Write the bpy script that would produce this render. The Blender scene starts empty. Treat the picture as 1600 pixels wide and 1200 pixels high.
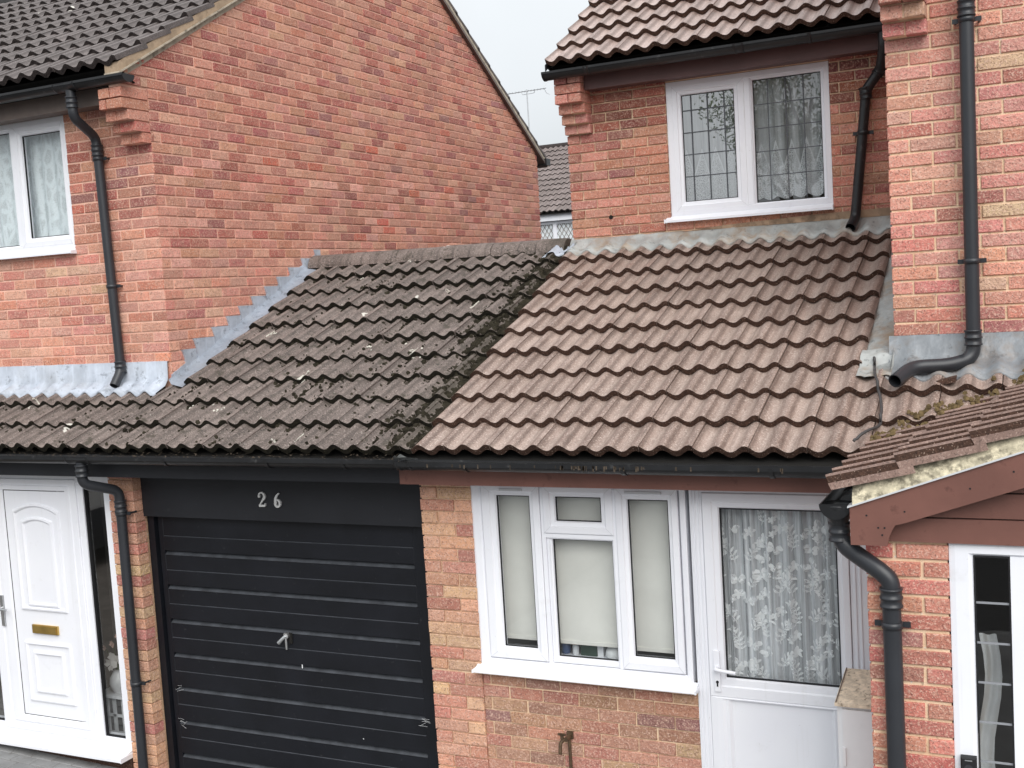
import bpy, bmesh, math, random
from mathutils import Vector, Matrix, noise
R = math.radians
rnd = random.Random(7)
scene = bpy.context.scene
COL = scene.collection

# ------------------------------------------------------------------ camera, world, sun, exposure
FPX = 1782.7
CAMROWS = ((0.90381055, 0.42361769, -0.06061796),
           (-0.01916083, -0.10145057, -0.99465604),
           (-0.42750362, 0.90014212, -0.08357523))
cd = bpy.data.cameras.new('camera')
cam = bpy.data.objects.new('camera', cd)
COL.objects.link(cam)
r_, d_, f_ = (Vector(v) for v in CAMROWS)
m3 = Matrix((r_, -d_, -f_)).transposed()
cam.matrix_world = m3.to_4x4()
cd.sensor_width = 36.0
cd.lens = 36.0 * FPX / 1600.0
cd.clip_start = 0.05
cd.clip_end = 400
scene.camera = cam

world = bpy.data.worlds.new('World')
scene.world = world
world.use_nodes = True
wn = world.node_tree
wn.nodes.clear()
SUN_EL, SUN_AZ = R(42), R(145)
sky = wn.nodes.new('ShaderNodeTexSky')
sky.sky_type = 'NISHITA'
sky.sun_disc = False
sky.sun_elevation = SUN_EL
sky.sun_rotation = SUN_AZ
sky.dust_density = 4.0
sky.ozone_density = 1.0
hs = wn.nodes.new('ShaderNodeHueSaturation')
hs.inputs['Saturation'].default_value = 0.12
ov = wn.nodes.new('ShaderNodeMix')
ov.data_type = 'RGBA'
ov.inputs['Factor'].default_value = 0.72
ov.inputs['B'].default_value = (8.9, 9.4, 9.8, 1)      # even overcast layer
tc = wn.nodes.new('ShaderNodeTexCoord')
cn = wn.nodes.new('ShaderNodeTexNoise')
cn.inputs['Scale'].default_value = 2.2
cn.inputs['Detail'].default_value = 4
cr = wn.nodes.new('ShaderNodeMapRange')
cr.inputs['From Min'].default_value = 0.3
cr.inputs['From Max'].default_value = 0.7
cr.inputs['To Min'].default_value = 0.86
cr.inputs['To Max'].default_value = 1.12
vm = wn.nodes.new('ShaderNodeVectorMath')
vm.operation = 'SCALE'
bg = wn.nodes.new('ShaderNodeBackground')
bg.inputs['Strength'].default_value = 0.087
wo = wn.nodes.new('ShaderNodeOutputWorld')
wn.links.new(sky.outputs['Color'], hs.inputs['Color'])
wn.links.new(hs.outputs['Color'], ov.inputs['A'])
wn.links.new(tc.outputs['Generated'], cn.inputs['Vector'])
wn.links.new(cn.outputs['Fac'], cr.inputs['Value'])
wn.links.new(ov.outputs['Result'], vm.inputs[0])
wn.links.new(cr.outputs['Result'], vm.inputs['Scale'])
sx = wn.nodes.new('ShaderNodeSeparateXYZ')
wn.links.new(tc.outputs['Generated'], sx.inputs[0])
zr = wn.nodes.new('ShaderNodeMapRange')                 # overcast sky: brighter towards the zenith
zr.inputs['From Min'].default_value = 0.0
zr.inputs['From Max'].default_value = 1.0
zr.inputs['To Min'].default_value = 0.60
zr.inputs['To Max'].default_value = 1.35
wn.links.new(sx.outputs[2], zr.inputs['Value'])
v2 = wn.nodes.new('ShaderNodeVectorMath')
v2.operation = 'SCALE'
wn.links.new(vm.outputs['Vector'], v2.inputs[0])
wn.links.new(zr.outputs['Result'], v2.inputs['Scale'])
wn.links.new(v2.outputs['Vector'], bg.inputs['Color'])
wn.links.new(bg.outputs['Background'], wo.inputs['Surface'])

sd = bpy.data.lights.new('sun', 'SUN')
sd.energy = 1.5
sd.angle = R(50)
sd.color = (1.0, 0.965, 0.92)
sun = bpy.data.objects.new('sun', sd)
COL.objects.link(sun)
# light comes from behind the camera's shoulder, high: direction towards the sun
sv = Vector((math.cos(SUN_EL) * math.sin(SUN_AZ), math.cos(SUN_EL) * math.cos(SUN_AZ), math.sin(SUN_EL)))
sun.rotation_euler = sv.to_track_quat('Z', 'Y').to_euler()

scene.view_settings.view_transform = 'Standard'
scene.view_settings.look = 'None'
scene.view_settings.exposure = 0.77
scene.view_settings.gamma = 1.0
scene.view_settings.use_curve_mapping = False
scene.cycles.max_bounces = 7
scene.cycles.transparent_max_bounces = 12

# ------------------------------------------------------------------ materials
def lin(c):
    return tuple((x / 255 / 12.92) if x / 255 <= 0.04045 else ((x / 255 + 0.055) / 1.055) ** 2.4 for x in c)

class NT:
    def __init__(self, name):
        self.m = bpy.data.materials.new(name)
        self.m.use_nodes = True
        self.t = self.m.node_tree
        self.n = self.t.nodes
        self.n.clear()
        self.out = self.n.new('ShaderNodeOutputMaterial')
        self.b = self.n.new('ShaderNodeBsdfPrincipled')
        self.t.links.new(self.b.outputs[0], self.out.inputs['Surface'])
    def add(self, kind, **kw):
        x = self.n.new('ShaderNode' + kind)
        for k, v in kw.items():
            if hasattr(x, k): setattr(x, k, v)
            else: x.inputs[k].default_value = v
        return x
    def l(self, a, b): self.t.links.new(a, b)
    def pos(self):
        return self.add('NewGeometry').outputs['Position']
    def noise(self, scale, detail=4, rough=0.55, vec=None, stretch=None):
        x = self.add('TexNoise')
        x.inputs['Scale'].default_value = scale
        x.inputs['Detail'].default_value = detail
        x.inputs['Roughness'].default_value = rough
        v = vec or self.pos()
        if stretch:
            mp = self.add('Mapping')
            mp.inputs['Scale'].default_value = stretch
            self.l(v, mp.inputs['Vector'])
            v = mp.outputs[0]
        self.l(v, x.inputs['Vector'])
        return x.outputs['Fac']
    def rng(self, v, a, b, c=0.0, d=1.0):
        x = self.add('MapRange')
        for k, q in zip(('From Min', 'From Max', 'To Min', 'To Max'), (a, b, c, d)):
            x.inputs[k].default_value = q
        self.l(v, x.inputs['Value'])
        return x.outputs['Result']
    def mix(self, fac, a, b, blend='MIX'):
        x = self.add('Mix', data_type='RGBA', blend_type=blend)
        for s, v in (('Factor', fac), ('A', a), ('B', b)):
            i = [q for q in x.inputs if q.name == s and (q.type == 'RGBA' or s == 'Factor' and q.type == 'VALUE')][0]
            if isinstance(v, (int, float)): i.default_value = v
            elif isinstance(v, (tuple, list)): i.default_value = tuple(v)[:3] + (1,)
            else: self.l(v, i)
        return [q for q in x.outputs if q.type == 'RGBA'][0]
    def math(self, op, a, b=0.0):
        x = self.add('Math', operation=op)
        for i, v in enumerate((a, b)):
            if isinstance(v, (int, float)): x.inputs[i].default_value = v
            else: self.l(v, x.inputs[i])
        return x.outputs[0]
    def col(self, v):
        if isinstance(v, (tuple, list)): self.b.inputs['Base Color'].default_value = tuple(v)[:3] + (1,)
        else: self.l(v, self.b.inputs['Base Color'])
    def set(self, rough=0.8, spec=0.4, metal=0.0):
        for k, v in (('Roughness', rough), ('Specular IOR Level', spec), ('Metallic', metal)):
            if isinstance(v, (int, float)): self.b.inputs[k].default_value = v
            else: self.l(v, self.b.inputs[k])
    def bump(self, h, strength=0.3, dist=0.01):
        x = self.add('Bump')
        x.inputs['Strength'].default_value = strength
        x.inputs['Distance'].default_value = dist
        self.l(h, x.inputs['Height'])
        self.l(x.outputs['Normal'], self.b.inputs['Normal'])
        return x

def brick_mat(name, obj, fleck=1.0):
    t = NT(name)
    tint = t.add('ObjectInfo').outputs['Color'] if obj else t.add('Attribute', attribute_name='tint').outputs['Color']
    fine = t.noise(95, 3, 0.65)
    mid = t.noise(34, 4, 0.6)
    big = t.noise(9, 3, 0.5)
    c = t.mix(t.rng(mid, 0.45, 0.60, 0, 0.60), tint, t.mix(0.5, tint, (0.30, 0.14, 0.11)))
    c = t.mix(t.rng(big, 0.46, 0.66, 0, 0.34), c, t.mix(0.5, tint, (0.58, 0.35, 0.25)))
    c = t.mix(t.rng(fine, 0.53, 0.63, 0, 0.62 * fleck), c, (0.74, 0.52, 0.42))
    c = t.mix(t.rng(t.noise(105, 2, 0.6), 0.57, 0.66, 0, 0.66 * fleck), c, (0.16, 0.07, 0.058))
    c = t.mix(t.rng(t.noise(52, 3, 0.7), 0.56, 0.64, 0, 0.34 * fleck), c, (0.70, 0.46, 0.35))
    c = t.mix(t.rng(t.noise(0.9, 6, 0.65), 0.52, 0.74, 0, 0.26), c, (0.20, 0.12, 0.10))
    t.col(c)
    t.set(0.9, 0.25)
    t.bump(t.math('ADD', fine, t.math('MULTIPLY', mid, 1.2)), 0.7, 0.009)
    return t.m

def mortar_mat(name, c1, c2):
    t = NT(name)
    c = t.mix(t.rng(t.noise(9, 4), 0.35, 0.65), lin(c1), lin(c2))
    c = t.mix(t.rng(t.noise(60, 3), 0.63, 0.72, 0, 0.9), c, (0.7, 0.66, 0.6))
    c = t.mix(t.rng(t.noise(34, 3), 0.62, 0.72, 0, 0.55), c, (0.12, 0.08, 0.06))
    t.col(c)
    t.set(0.95, 0.2)
    t.bump(t.noise(120, 4), 0.6, 0.006)
    return t.m

M = {}
M['brick'] = brick_mat('brick', True)
M['brick_rest'] = brick_mat('brick_rest', False)
M['mortar_pink'] = mortar_mat('mortar_pink', (230, 186, 166), (210, 166, 146))
M['mortar_tan'] = mortar_mat('mortar_tan', (236, 210, 180), (218, 186, 154))
M['mortar_grey'] = mortar_mat('mortar_grey', (206, 172, 142), (184, 148, 120))

def tile_mat(name, base, dark, light, nose=False, moss=0.0, sheen=0.5, film=0.0, seam=False):  # film: strength of the sky sheen painted into the pans
    t = NT(name)
    fine = t.noise(105, 3, 0.7)
    rn = t.add('ObjectInfo').outputs['Random']
    c = t.mix(t.rng(rn, 0, 1, 0.0, 1.0), t.mix(0.12, base, light), t.mix(0.6, base, dark))
    c = t.mix(t.rng(t.noise(5, 4, 0.6), 0.4, 0.66, 0, 0.7), c, dark)
    c = t.mix(t.rng(fine, 0.53, 0.64, 0, 0.85), c, light)
    c = t.mix(t.rng(t.noise(115, 2, 0.6), 0.56, 0.66, 0, 0.6), c, tuple(x * 0.35 for x in dark))
    # sky sheen painted pale into the pans, roll shade dark into the creases
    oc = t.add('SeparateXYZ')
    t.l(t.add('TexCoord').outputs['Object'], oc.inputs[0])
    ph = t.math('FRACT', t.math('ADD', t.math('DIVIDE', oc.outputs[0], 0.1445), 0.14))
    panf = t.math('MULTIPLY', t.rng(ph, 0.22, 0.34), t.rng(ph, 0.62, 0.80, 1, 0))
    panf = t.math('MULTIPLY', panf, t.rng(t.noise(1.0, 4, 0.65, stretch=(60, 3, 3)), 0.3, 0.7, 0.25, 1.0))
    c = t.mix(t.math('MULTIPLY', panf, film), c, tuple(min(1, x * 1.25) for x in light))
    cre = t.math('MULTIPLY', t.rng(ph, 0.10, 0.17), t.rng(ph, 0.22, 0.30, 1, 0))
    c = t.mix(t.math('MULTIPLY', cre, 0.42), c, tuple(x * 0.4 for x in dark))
    # run-off streaks down the slope
    st = t.noise(1.0, 4, 0.6, stretch=(46, 1.7, 1.7))
    c = t.mix(t.rng(st, 0.54, 0.74, 0, 0.5), c, tuple(x * 0.45 for x in dark))
    if moss:
        g = t.noise(11, 6, 0.75)
        c = t.mix(t.rng(g, 0.55, 0.64, 0, moss), c, (0.045, 0.038, 0.026))
        sp = t.noise(36, 3, 0.7)
        c = t.mix(t.rng(sp, 0.60, 0.66, 0, moss * .9), c, (0.028, 0.025, 0.02))
        c = t.mix(t.rng(t.noise(52, 3, 0.7), 0.68, 0.73, 0, moss * .8), c, (0.42, 0.40, 0.36))
        if seam:
            px = t.add('SeparateXYZ')
            t.l(t.pos(), px.inputs[0])
            sm = t.math('ADD', t.rng(px.outputs[0], -3.95, -3.34, 0, 1.0), t.math('MULTIPLY', t.math('SUBTRACT', t.noise(9, 5, 0.7), 0.5), 1.3))
            c = t.mix(t.rng(sm, 0.62, 0.95, 0, 0.7), c, (0.045, 0.038, 0.026))
        # sparse pale lichen rosettes, ring shaped
        v = t.add('TexVoronoi')
        v.inputs['Scale'].default_value = 2.6
        t.l(t.pos(), v.inputs['Vector'])
        dd = t.math('ADD', v.outputs['Distance'], t.math('MULTIPLY', t.math('SUBTRACT', t.noise(24, 3), 0.5), 0.16))
        ring = t.math('LESS_THAN', t.math('ABSOLUTE', t.math('SUBTRACT', dd, 0.088)), 0.026)
        pick = t.math('GREATER_THAN', t.add('SeparateColor').outputs[0], 0.38)
        sc = [n for n in t.n if n.type == 'SEPARATE_COLOR'][-1]
        t.l(v.outputs['Color'], sc.inputs[0])
        c = t.mix(t.math('MULTIPLY', t.math('MULTIPLY', ring, pick), 0.85), c, (0.62, 0.60, 0.54))
    t.col(c)
    t.set(t.rng(fine, 0.3, 0.7, sheen, sheen + 0.25), 0.5)
    t.bump(fine, 0.5, 0.005)
    return t.m

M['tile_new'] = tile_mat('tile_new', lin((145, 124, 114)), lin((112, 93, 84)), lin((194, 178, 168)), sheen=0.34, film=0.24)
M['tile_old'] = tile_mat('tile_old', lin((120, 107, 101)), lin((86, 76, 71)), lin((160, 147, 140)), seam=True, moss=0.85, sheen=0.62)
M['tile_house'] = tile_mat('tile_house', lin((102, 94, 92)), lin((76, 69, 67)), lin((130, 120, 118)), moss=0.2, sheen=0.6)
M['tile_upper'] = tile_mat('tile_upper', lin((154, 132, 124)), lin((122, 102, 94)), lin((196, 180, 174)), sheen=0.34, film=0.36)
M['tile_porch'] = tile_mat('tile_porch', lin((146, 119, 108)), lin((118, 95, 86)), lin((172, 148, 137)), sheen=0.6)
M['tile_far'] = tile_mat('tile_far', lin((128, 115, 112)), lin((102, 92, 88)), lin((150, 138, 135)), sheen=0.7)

def nose_mat(name, a, b, c_):
    t = NT(name)
    c = t.mix(t.rng(t.noise(60, 4, 0.7), 0.35, 0.65), lin(a), lin(b))
    c = t.mix(t.rng(t.noise(130, 2), 0.64, 0.7, 0, 0.8), c, lin(c_))
    t.col(c)
    t.set(0.95, 0.2)
    t.bump(t.noise(110, 4), 0.8, 0.008)
    return t.m
M['nose_new'] = nose_mat('nose_new', (84, 62, 52), (58, 44, 38), (170, 148, 134))
M['nose_old'] = nose_mat('nose_old', (44, 40, 32), (26, 24, 20), (84, 80, 50))
M['nose_house'] = nose_mat('nose_house', (70, 62, 60), (40, 36, 36), (96, 88, 84))

def simple(name, c, rough=0.6, spec=0.4, metal=0.0, var=0.0, vscale=8, bump=0.0, bscale=80, dirt=None, dscale=12, dlo=0.58, damt=0.6):
    t = NT(name)
    cc = tuple(c)
    if var:
        cc = t.mix(t.rng(t.noise(vscale, 4), 0.35, 0.65), tuple(x * (1 - var) for x in c), tuple(min(1, x * (1 + var)) for x in c))
    if dirt:
        cc = t.mix(t.rng(t.noise(dscale, 5, 0.65), dlo, dlo + 0.12, 0, damt), cc, dirt)
    t.col(cc)
    t.set(rough, spec, metal)
    if bump: t.bump(t.noise(bscale, 4), bump, 0.004)
    return t.m

def upvc_mat():
    t = NT('upvc')
    c = t.mix(t.rng(t.noise(3, 4), 0.35, 0.65), (0.77, 0.78, 0.83), (0.80, 0.81, 0.85))
    c = t.mix(t.rng(t.noise(7, 5, 0.65), 0.60, 0.74, 0, 0.22), c, (0.50, 0.50, 0.47))
    c = t.mix(t.rng(t.noise(48, 4, 0.7), 0.68, 0.76, 0, 0.5), c, (0.34, 0.32, 0.28))
    c = t.mix(t.rng(t.noise(1.0, 4, 0.6, stretch=(30, 30, 1.5)), 0.60, 0.75, 0, 0.2), c, (0.55, 0.55, 0.53))
    t.col(c)
    t.set(0.33, 0.5)
    return t.m
M['upvc'] = upvc_mat()
M['upvc_grey'] = simple('upvc_grey', (0.55, 0.56, 0.58), 0.4, 0.5)
M['gasket'] = simple('gasket', (0.015, 0.015, 0.017), 0.6, 0.3)
M['black_pvc'] = simple('black_pvc', (0.012, 0.0125, 0.014), 0.4, 0.45, var=0.25, vscale=5, dirt=(0.10, 0.10, 0.10), dscale=20, dlo=0.62, damt=0.5)
M['grey_pvc'] = simple('grey_pvc', (0.024, 0.026, 0.031), 0.4, 0.45, var=0.12, vscale=3, dirt=(0.03, 0.03, 0.03), dscale=14, dlo=0.62, damt=0.6)
M['black_paint'] = simple('black_paint', (0.0075, 0.0085, 0.012), 0.45, 0.3, var=0.2, vscale=3, bump=0.08, bscale=30, dirt=(0.07, 0.07, 0.072), dscale=26, dlo=0.66, damt=0.5)
M['anthracite'] = simple('anthracite', (0.017, 0.018, 0.022), 0.5, 0.3, var=0.1, vscale=3, dirt=(0.07, 0.07, 0.07), dscale=15, dlo=0.66, damt=0.4)
M['brown_paint'] = simple('brown_paint', lin((114, 77, 68)), 0.55, 0.4, var=0.12, vscale=4, bump=0.15, bscale=40, dirt=lin((80, 50, 44)), dscale=16, dlo=0.6, damt=0.6)
M['ledge_highlight'] = simple('ledge_highlight', (0.045, 0.049, 0.057), 0.6, 0.3, var=0.3, vscale=10)  # sky highlight on the door's ledges, put into the colour
M['dark_brown'] = simple('dark_brown', lin((96, 70, 68)), 0.5, 0.4, var=0.12, vscale=4, dirt=lin((140, 110, 104)), dscale=9, dlo=0.62, damt=0.35)
M['dark_wood'] = simple('dark_wood', lin((104, 92, 86)), 0.6, 0.4, var=0.1)
def lead_mat(name, c, stain, amt):
    t = NT(name)
    k = t.mix(t.rng(t.noise(6, 4), 0.35, 0.65), tuple(x * 0.85 for x in c), tuple(min(1, x * 1.15) for x in c))
    k = t.mix(t.rng(t.noise(1, 4, 0.6, stretch=(30, 30, 4)), 0.5, 0.75, 0, 0.4), k, tuple(min(1, x * 1.5) for x in c))
    k = t.mix(t.rng(t.noise(17, 5, 0.7), 0.58, 0.64, 0, 0.6), k, tuple(x * 0.4 for x in c))
    k = t.mix(t.rng(t.noise(3.2, 5, 0.7), 0.48, 0.66, 0, amt), k, stain)
    t.col(k)
    t.set(0.5, 0.5, 0.15)
    t.bump(t.noise(14, 4), 0.5, 0.02)
    return t.m
M['lead_new'] = lead_mat('lead_new', lin((174, 181, 192)), lin((150, 150, 150)), 0.3)
M['lead_strip'] = lead_mat('lead_strip', lin((136, 143, 154)), lin((130, 130, 130)), 0.3)
M['lead_old'] = lead_mat('lead_old', lin((158, 160, 158)), lin((150, 122, 92)), 0.75)
M['lead_dark'] = lead_mat('lead_dark', lin((120, 124, 128)), lin((120, 100, 80)), 0.6)
M['lichen_mortar'] = simple('lichen_mortar', lin((208, 198, 172)), 0.95, 0.2, var=0.3, vscale=26, bump=0.9, bscale=60, dirt=lin((112, 106, 92)), dscale=19, dlo=0.49, damt=0.8)
M['verge_mortar'] = simple('verge_mortar', lin((164, 144, 122)), 0.95, 0.2, var=0.2, vscale=12, bump=0.9, bscale=70, dirt=lin((120, 104, 86)), dscale=12, dlo=0.55, damt=0.7)
M['stucco_strip'] = simple('stucco_strip', lin((170, 160, 144)), 0.9, 0.2, var=0.2, vscale=14, bump=0.5, dirt=lin((70, 62, 54)), dscale=10, dlo=0.55, damt=0.7)
M['came'] = simple('came', (0.085, 0.09, 0.10), 0.5, 0.4, 0.2)
M['bar_grey'] = simple('bar_grey', (0.26, 0.27, 0.29), 0.4, 0.5)
M['fillet'] = simple('fillet', lin((158, 134, 112)), 0.95, 0.2, var=0.25, vscale=9, bump=0.6, dirt=lin((104, 88, 74)), dscale=7, dlo=0.52, damt=0.8)
M['lichen'] = simple('lichen', (0.50, 0.48, 0.42), 0.95, 0.2, var=0.3, vscale=60)
M['room'] = simple('room', (0.16, 0.15, 0.14), 0.9, 0.2)
M['room_light'] = simple('room_light', (0.40, 0.40, 0.40), 0.9, 0.2)
M['dark_void'] = simple('dark_void', (0.02, 0.019, 0.018), 0.95, 0.1)
M['brass'] = simple('brass', (0.58, 0.40, 0.13), 0.35, 0.5, 0.9, var=0.15)
M['steel'] = simple('steel', (0.55, 0.56, 0.57), 0.35, 0.5, 0.9, var=0.1)
M['numeral'] = simple('numeral', (0.62, 0.62, 0.62), 0.4, 0.5, 0.35)
M['tap_metal'] = simple('tap_metal', (0.12, 0.08, 0.05), 0.6, 0.4, 0.6, var=0.35, vscale=30, bump=0.3)
M['blind'] = simple('blind', lin((214, 212, 206)), 0.9, 0.2, var=0.03, vscale=6, bump=0.1, bscale=200)
M['white_cloth'] = simple('white_cloth', (0.78, 0.79, 0.80), 0.9, 0.2, var=0.05)
M['cabinet'] = simple('cabinet', lin((226, 226, 228)), 0.45, 0.4, var=0.02, dirt=lin((205, 205, 205)), dscale=6, dlo=0.6, damt=0.4)
M['cabinet_top'] = simple('cabinet_top', lin((222, 206, 184)), 0.85, 0.2, var=0.2, vscale=30, bump=0.6, bscale=60, dirt=lin((112, 98, 84)), dscale=44, dlo=0.55, damt=0.8)
M['ceramic'] = simple('ceramic', (0.72, 0.73, 0.75), 0.25, 0.5)
M['petal'] = simple('petal', (0.80, 0.77, 0.74), 0.8, 0.3)
M['petal_pink'] = simple('petal_pink', (0.62, 0.42, 0.36), 0.8, 0.3)
M['stem_green'] = simple('stem_green', (0.07, 0.10, 0.04), 0.8, 0.3)
M['cable'] = simple('cable', (0.045, 0.042, 0.042), 0.5, 0.4)
M['moss'] = simple('moss', (0.026, 0.0225, 0.0155), 1.0, 0.1, var=0.5, vscale=18, bump=1.0, bscale=160)
M['moss_gold'] = simple('moss_gold', (0.125, 0.09, 0.045), 1.0, 0.1, var=0.4, vscale=30, bump=1.0, bscale=120)
M['debris'] = simple('debris', (0.07, 0.055, 0.042), 1.0, 0.1, var=0.5, vscale=40)
M['paver'] = simple('paver', lin((132, 132, 132)), 0.85, 0.3, var=0.2, vscale=3, bump=0.4, bscale=90, dirt=lin((96, 92, 88)), dscale=8, dlo=0.55, damt=0.5)
M['sand_joint'] = simple('sand_joint', lin((110, 104, 98)), 0.95, 0.2, var=0.2)
M['asphalt'] = simple('asphalt', (0.06, 0.06, 0.062), 0.9, 0.3, var=0.15, bump=0.4, bscale=90)
M['grass_mat'] = simple('grass_mat', (0.07, 0.10, 0.035), 0.95, 0.2, var=0.3)
M['bark'] = simple('bark', (0.09, 0.07, 0.055), 0.95, 0.2, var=0.3, bump=0.6, bscale=20)
def leaf_mat():
    t = NT('leaf')
    c = t.mix(t.rng(t.noise(2, 4), 0.35, 0.65), (0.06, 0.09, 0.035), (0.12, 0.15, 0.06))
    t.col(c)
    t.set(0.6, 0.4)
    tl = t.add('BsdfTranslucent')
    t.l(c, tl.inputs[0])
    mx = t.add('MixShader')
    mx.inputs[0].default_value = 0.5
    t.l(t.b.outputs[0], mx.inputs[1])
    t.l(tl.outputs[0], mx.inputs[2])
    t.l(mx.outputs[0], t.out.inputs['Surface'])
    return t.m
M['leaf'] = leaf_mat()
M['car_paint'] = simple('car_paint', (0.02, 0.022, 0.026), 0.2, 0.6)
M['tyre'] = simple('tyre', (0.02, 0.02, 0.02), 0.85, 0.3)
M['car_glass'] = simple('car_glass', (0.02, 0.025, 0.03), 0.05, 0.6)
M['red_lamp'] = simple('red_lamp', (0.35, 0.02, 0.02), 0.2, 0.6)
M['bottle_blue'] = simple('bottle_blue', (0.05, 0.09, 0.2), 0.3, 0.5)
M['box_green'] = simple('box_green', (0.02, 0.05, 0.035), 0.5, 0.4)
M['lens'] = simple('lens', (0.03, 0.03, 0.035), 0.12, 0.6)

def glass_mat(name, ior=1.6, tint=(0.94, 0.96, 0.96)):
    t = NT(name)
    t.n.remove(t.b)
    tr = t.add('BsdfTransparent')
    tr.inputs[0].default_value = tint + (1,)
    gl = t.add('BsdfGlossy')
    gl.inputs['Roughness'].default_value = 0.0
    # thin-sheet reflectance, the same from both sides (Schlick)
    ge = t.add('NewGeometry')
    dt = t.add('VectorMath', operation='DOT_PRODUCT')
    t.l(ge.outputs['Normal'], dt.inputs[0])
    t.l(ge.outputs['Incoming'], dt.inputs[1])
    f0 = 2 * ((ior - 1) / (ior + 1)) ** 2
    k = t.math('POWER', t.math('SUBTRACT', 1.0, t.math('ABSOLUTE', dt.outputs['Value'])), 4.0)
    fac = t.math('ADD', f0, t.math('MULTIPLY', k, 1.0 - f0))
    bp = t.add('Bump')
    bp.inputs['Strength'].default_value = 0.05
    bp.inputs['Distance'].default_value = 0.02
    t.l(t.noise(2.5, 2), bp.inputs['Height'])
    t.l(bp.outputs[0], gl.inputs['Normal'])
    mx = t.add('MixShader')
    t.l(fac, mx.inputs[0])
    t.l(tr.outputs[0], mx.inputs[1])
    t.l(gl.outputs[0], mx.inputs[2])
    t.l(mx.outputs[0], t.out.inputs['Surface'])
    return t.m
M['glass'] = glass_mat('glass', 1.5)
M['glass_strong'] = glass_mat('glass_strong', 1.9)
M['glass_coated'] = glass_mat('glass_coated', 3.0)

def net_mat(name, col, alpha_fn):
    t = NT(name)
    t.n.remove(t.b)
    df = t.add('BsdfDiffuse')
    df.inputs[0].default_value = col + (1,)
    tl = t.add('BsdfTranslucent')
    tl.inputs[0].default_value = col + (1,)
    m1 = t.add('MixShader')
    m1.inputs[0].default_value = 0.15
    t.l(df.outputs[0], m1.inputs[1])
    t.l(tl.outputs[0], m1.inputs[2])
    tr = t.add('BsdfTransparent')
    m2 = t.add('MixShader')
    a = alpha_fn(t)
    if isinstance(a, float): m2.inputs[0].default_value = a
    else: t.l(a, m2.inputs[0])
    t.l(tr.outputs[0], m2.inputs[1])
    t.l(m1.outputs[0], m2.inputs[2])
    t.l(m2.outputs[0], t.out.inputs['Surface'])
    return t.m
def a_lace_band(t):
    # sheer above, worked lace towards the hem: repeated pointed motifs
    sep = t.add('SeparateXYZ')
    t.l(t.pos(), sep.inputs[0])
    x, z = sep.outputs[0], sep.outputs[2]
    u = t.math('PINGPONG', t.math('MULTIPLY', x, 1.0), 0.055)
    tri = t.math('ADD', t.math('MULTIPLY', u, 3.4), t.math('SUBTRACT', z, 0.93))     # <0 inside a point
    inside = t.rng(tri, 0.0, 0.012, 1, 0)
    edge = t.math('LESS_THAN', t.math('ABSOLUTE', tri), 0.016)
    v = t.add('TexVoronoi', feature='DISTANCE_TO_EDGE')
    v.inputs['Scale'].default_value = 75
    t.l(t.pos(), v.inputs['Vector'])
    net = t.rng(v.outputs['Distance'], 0.08, 0.16, 0.85, 0.2)
    a = t.math('ADD', 0.22, t.math('MULTIPLY', inside, t.math('MULTIPLY', net, 0.75)))
    a = t.math('MAXIMUM', a, t.math('MULTIPLY', edge, 0.9))
    fade = t.rng(z, 1.02, 1.06, 1, 0)
    fo = t.rng(t.noise(1.0, 3, 0.6, stretch=(26, 1, 0.8)), 0.38, 0.62, 0.34, 0.72)
    return t.math('MAXIMUM', t.math('MULTIPLY', a, fade), fo)
M['net_band'] = net_mat('net_band', (0.84, 0.87, 0.9), a_lace_band)
def a_lace_col(t):
    v = t.add('TexVoronoi', feature='DISTANCE_TO_EDGE')
    mp = t.add('Mapping')
    mp.inputs['Scale'].default_value = (15, 15, 7)
    t.l(t.pos(), mp.inputs['Vector'])
    t.l(mp.outputs[0], v.inputs['Vector'])
    v.inputs['Scale'].default_value = 1.0
    n = t.noise(90, 3)
    return t.math('ADD', t.rng(v.outputs['Distance'], 0.06, 0.2, 1.0, 0.80), t.math('MULTIPLY', t.math('SUBTRACT', n, 0.5), 0.5))
M['net_column'] = net_mat('net_column', (0.86, 0.93, 0.96), a_lace_col)
M['net_sheer'] = net_mat('net_sheer', (0.84, 0.86, 0.89), lambda t: t.rng(t.noise(1.0, 3, 0.6, stretch=(48, 1, 1.2)), 0.36, 0.64, 0.26, 0.86))
M['net_motif'] = net_mat('net_motif', (0.92, 0.93, 0.94), lambda t: 0.92)

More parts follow.
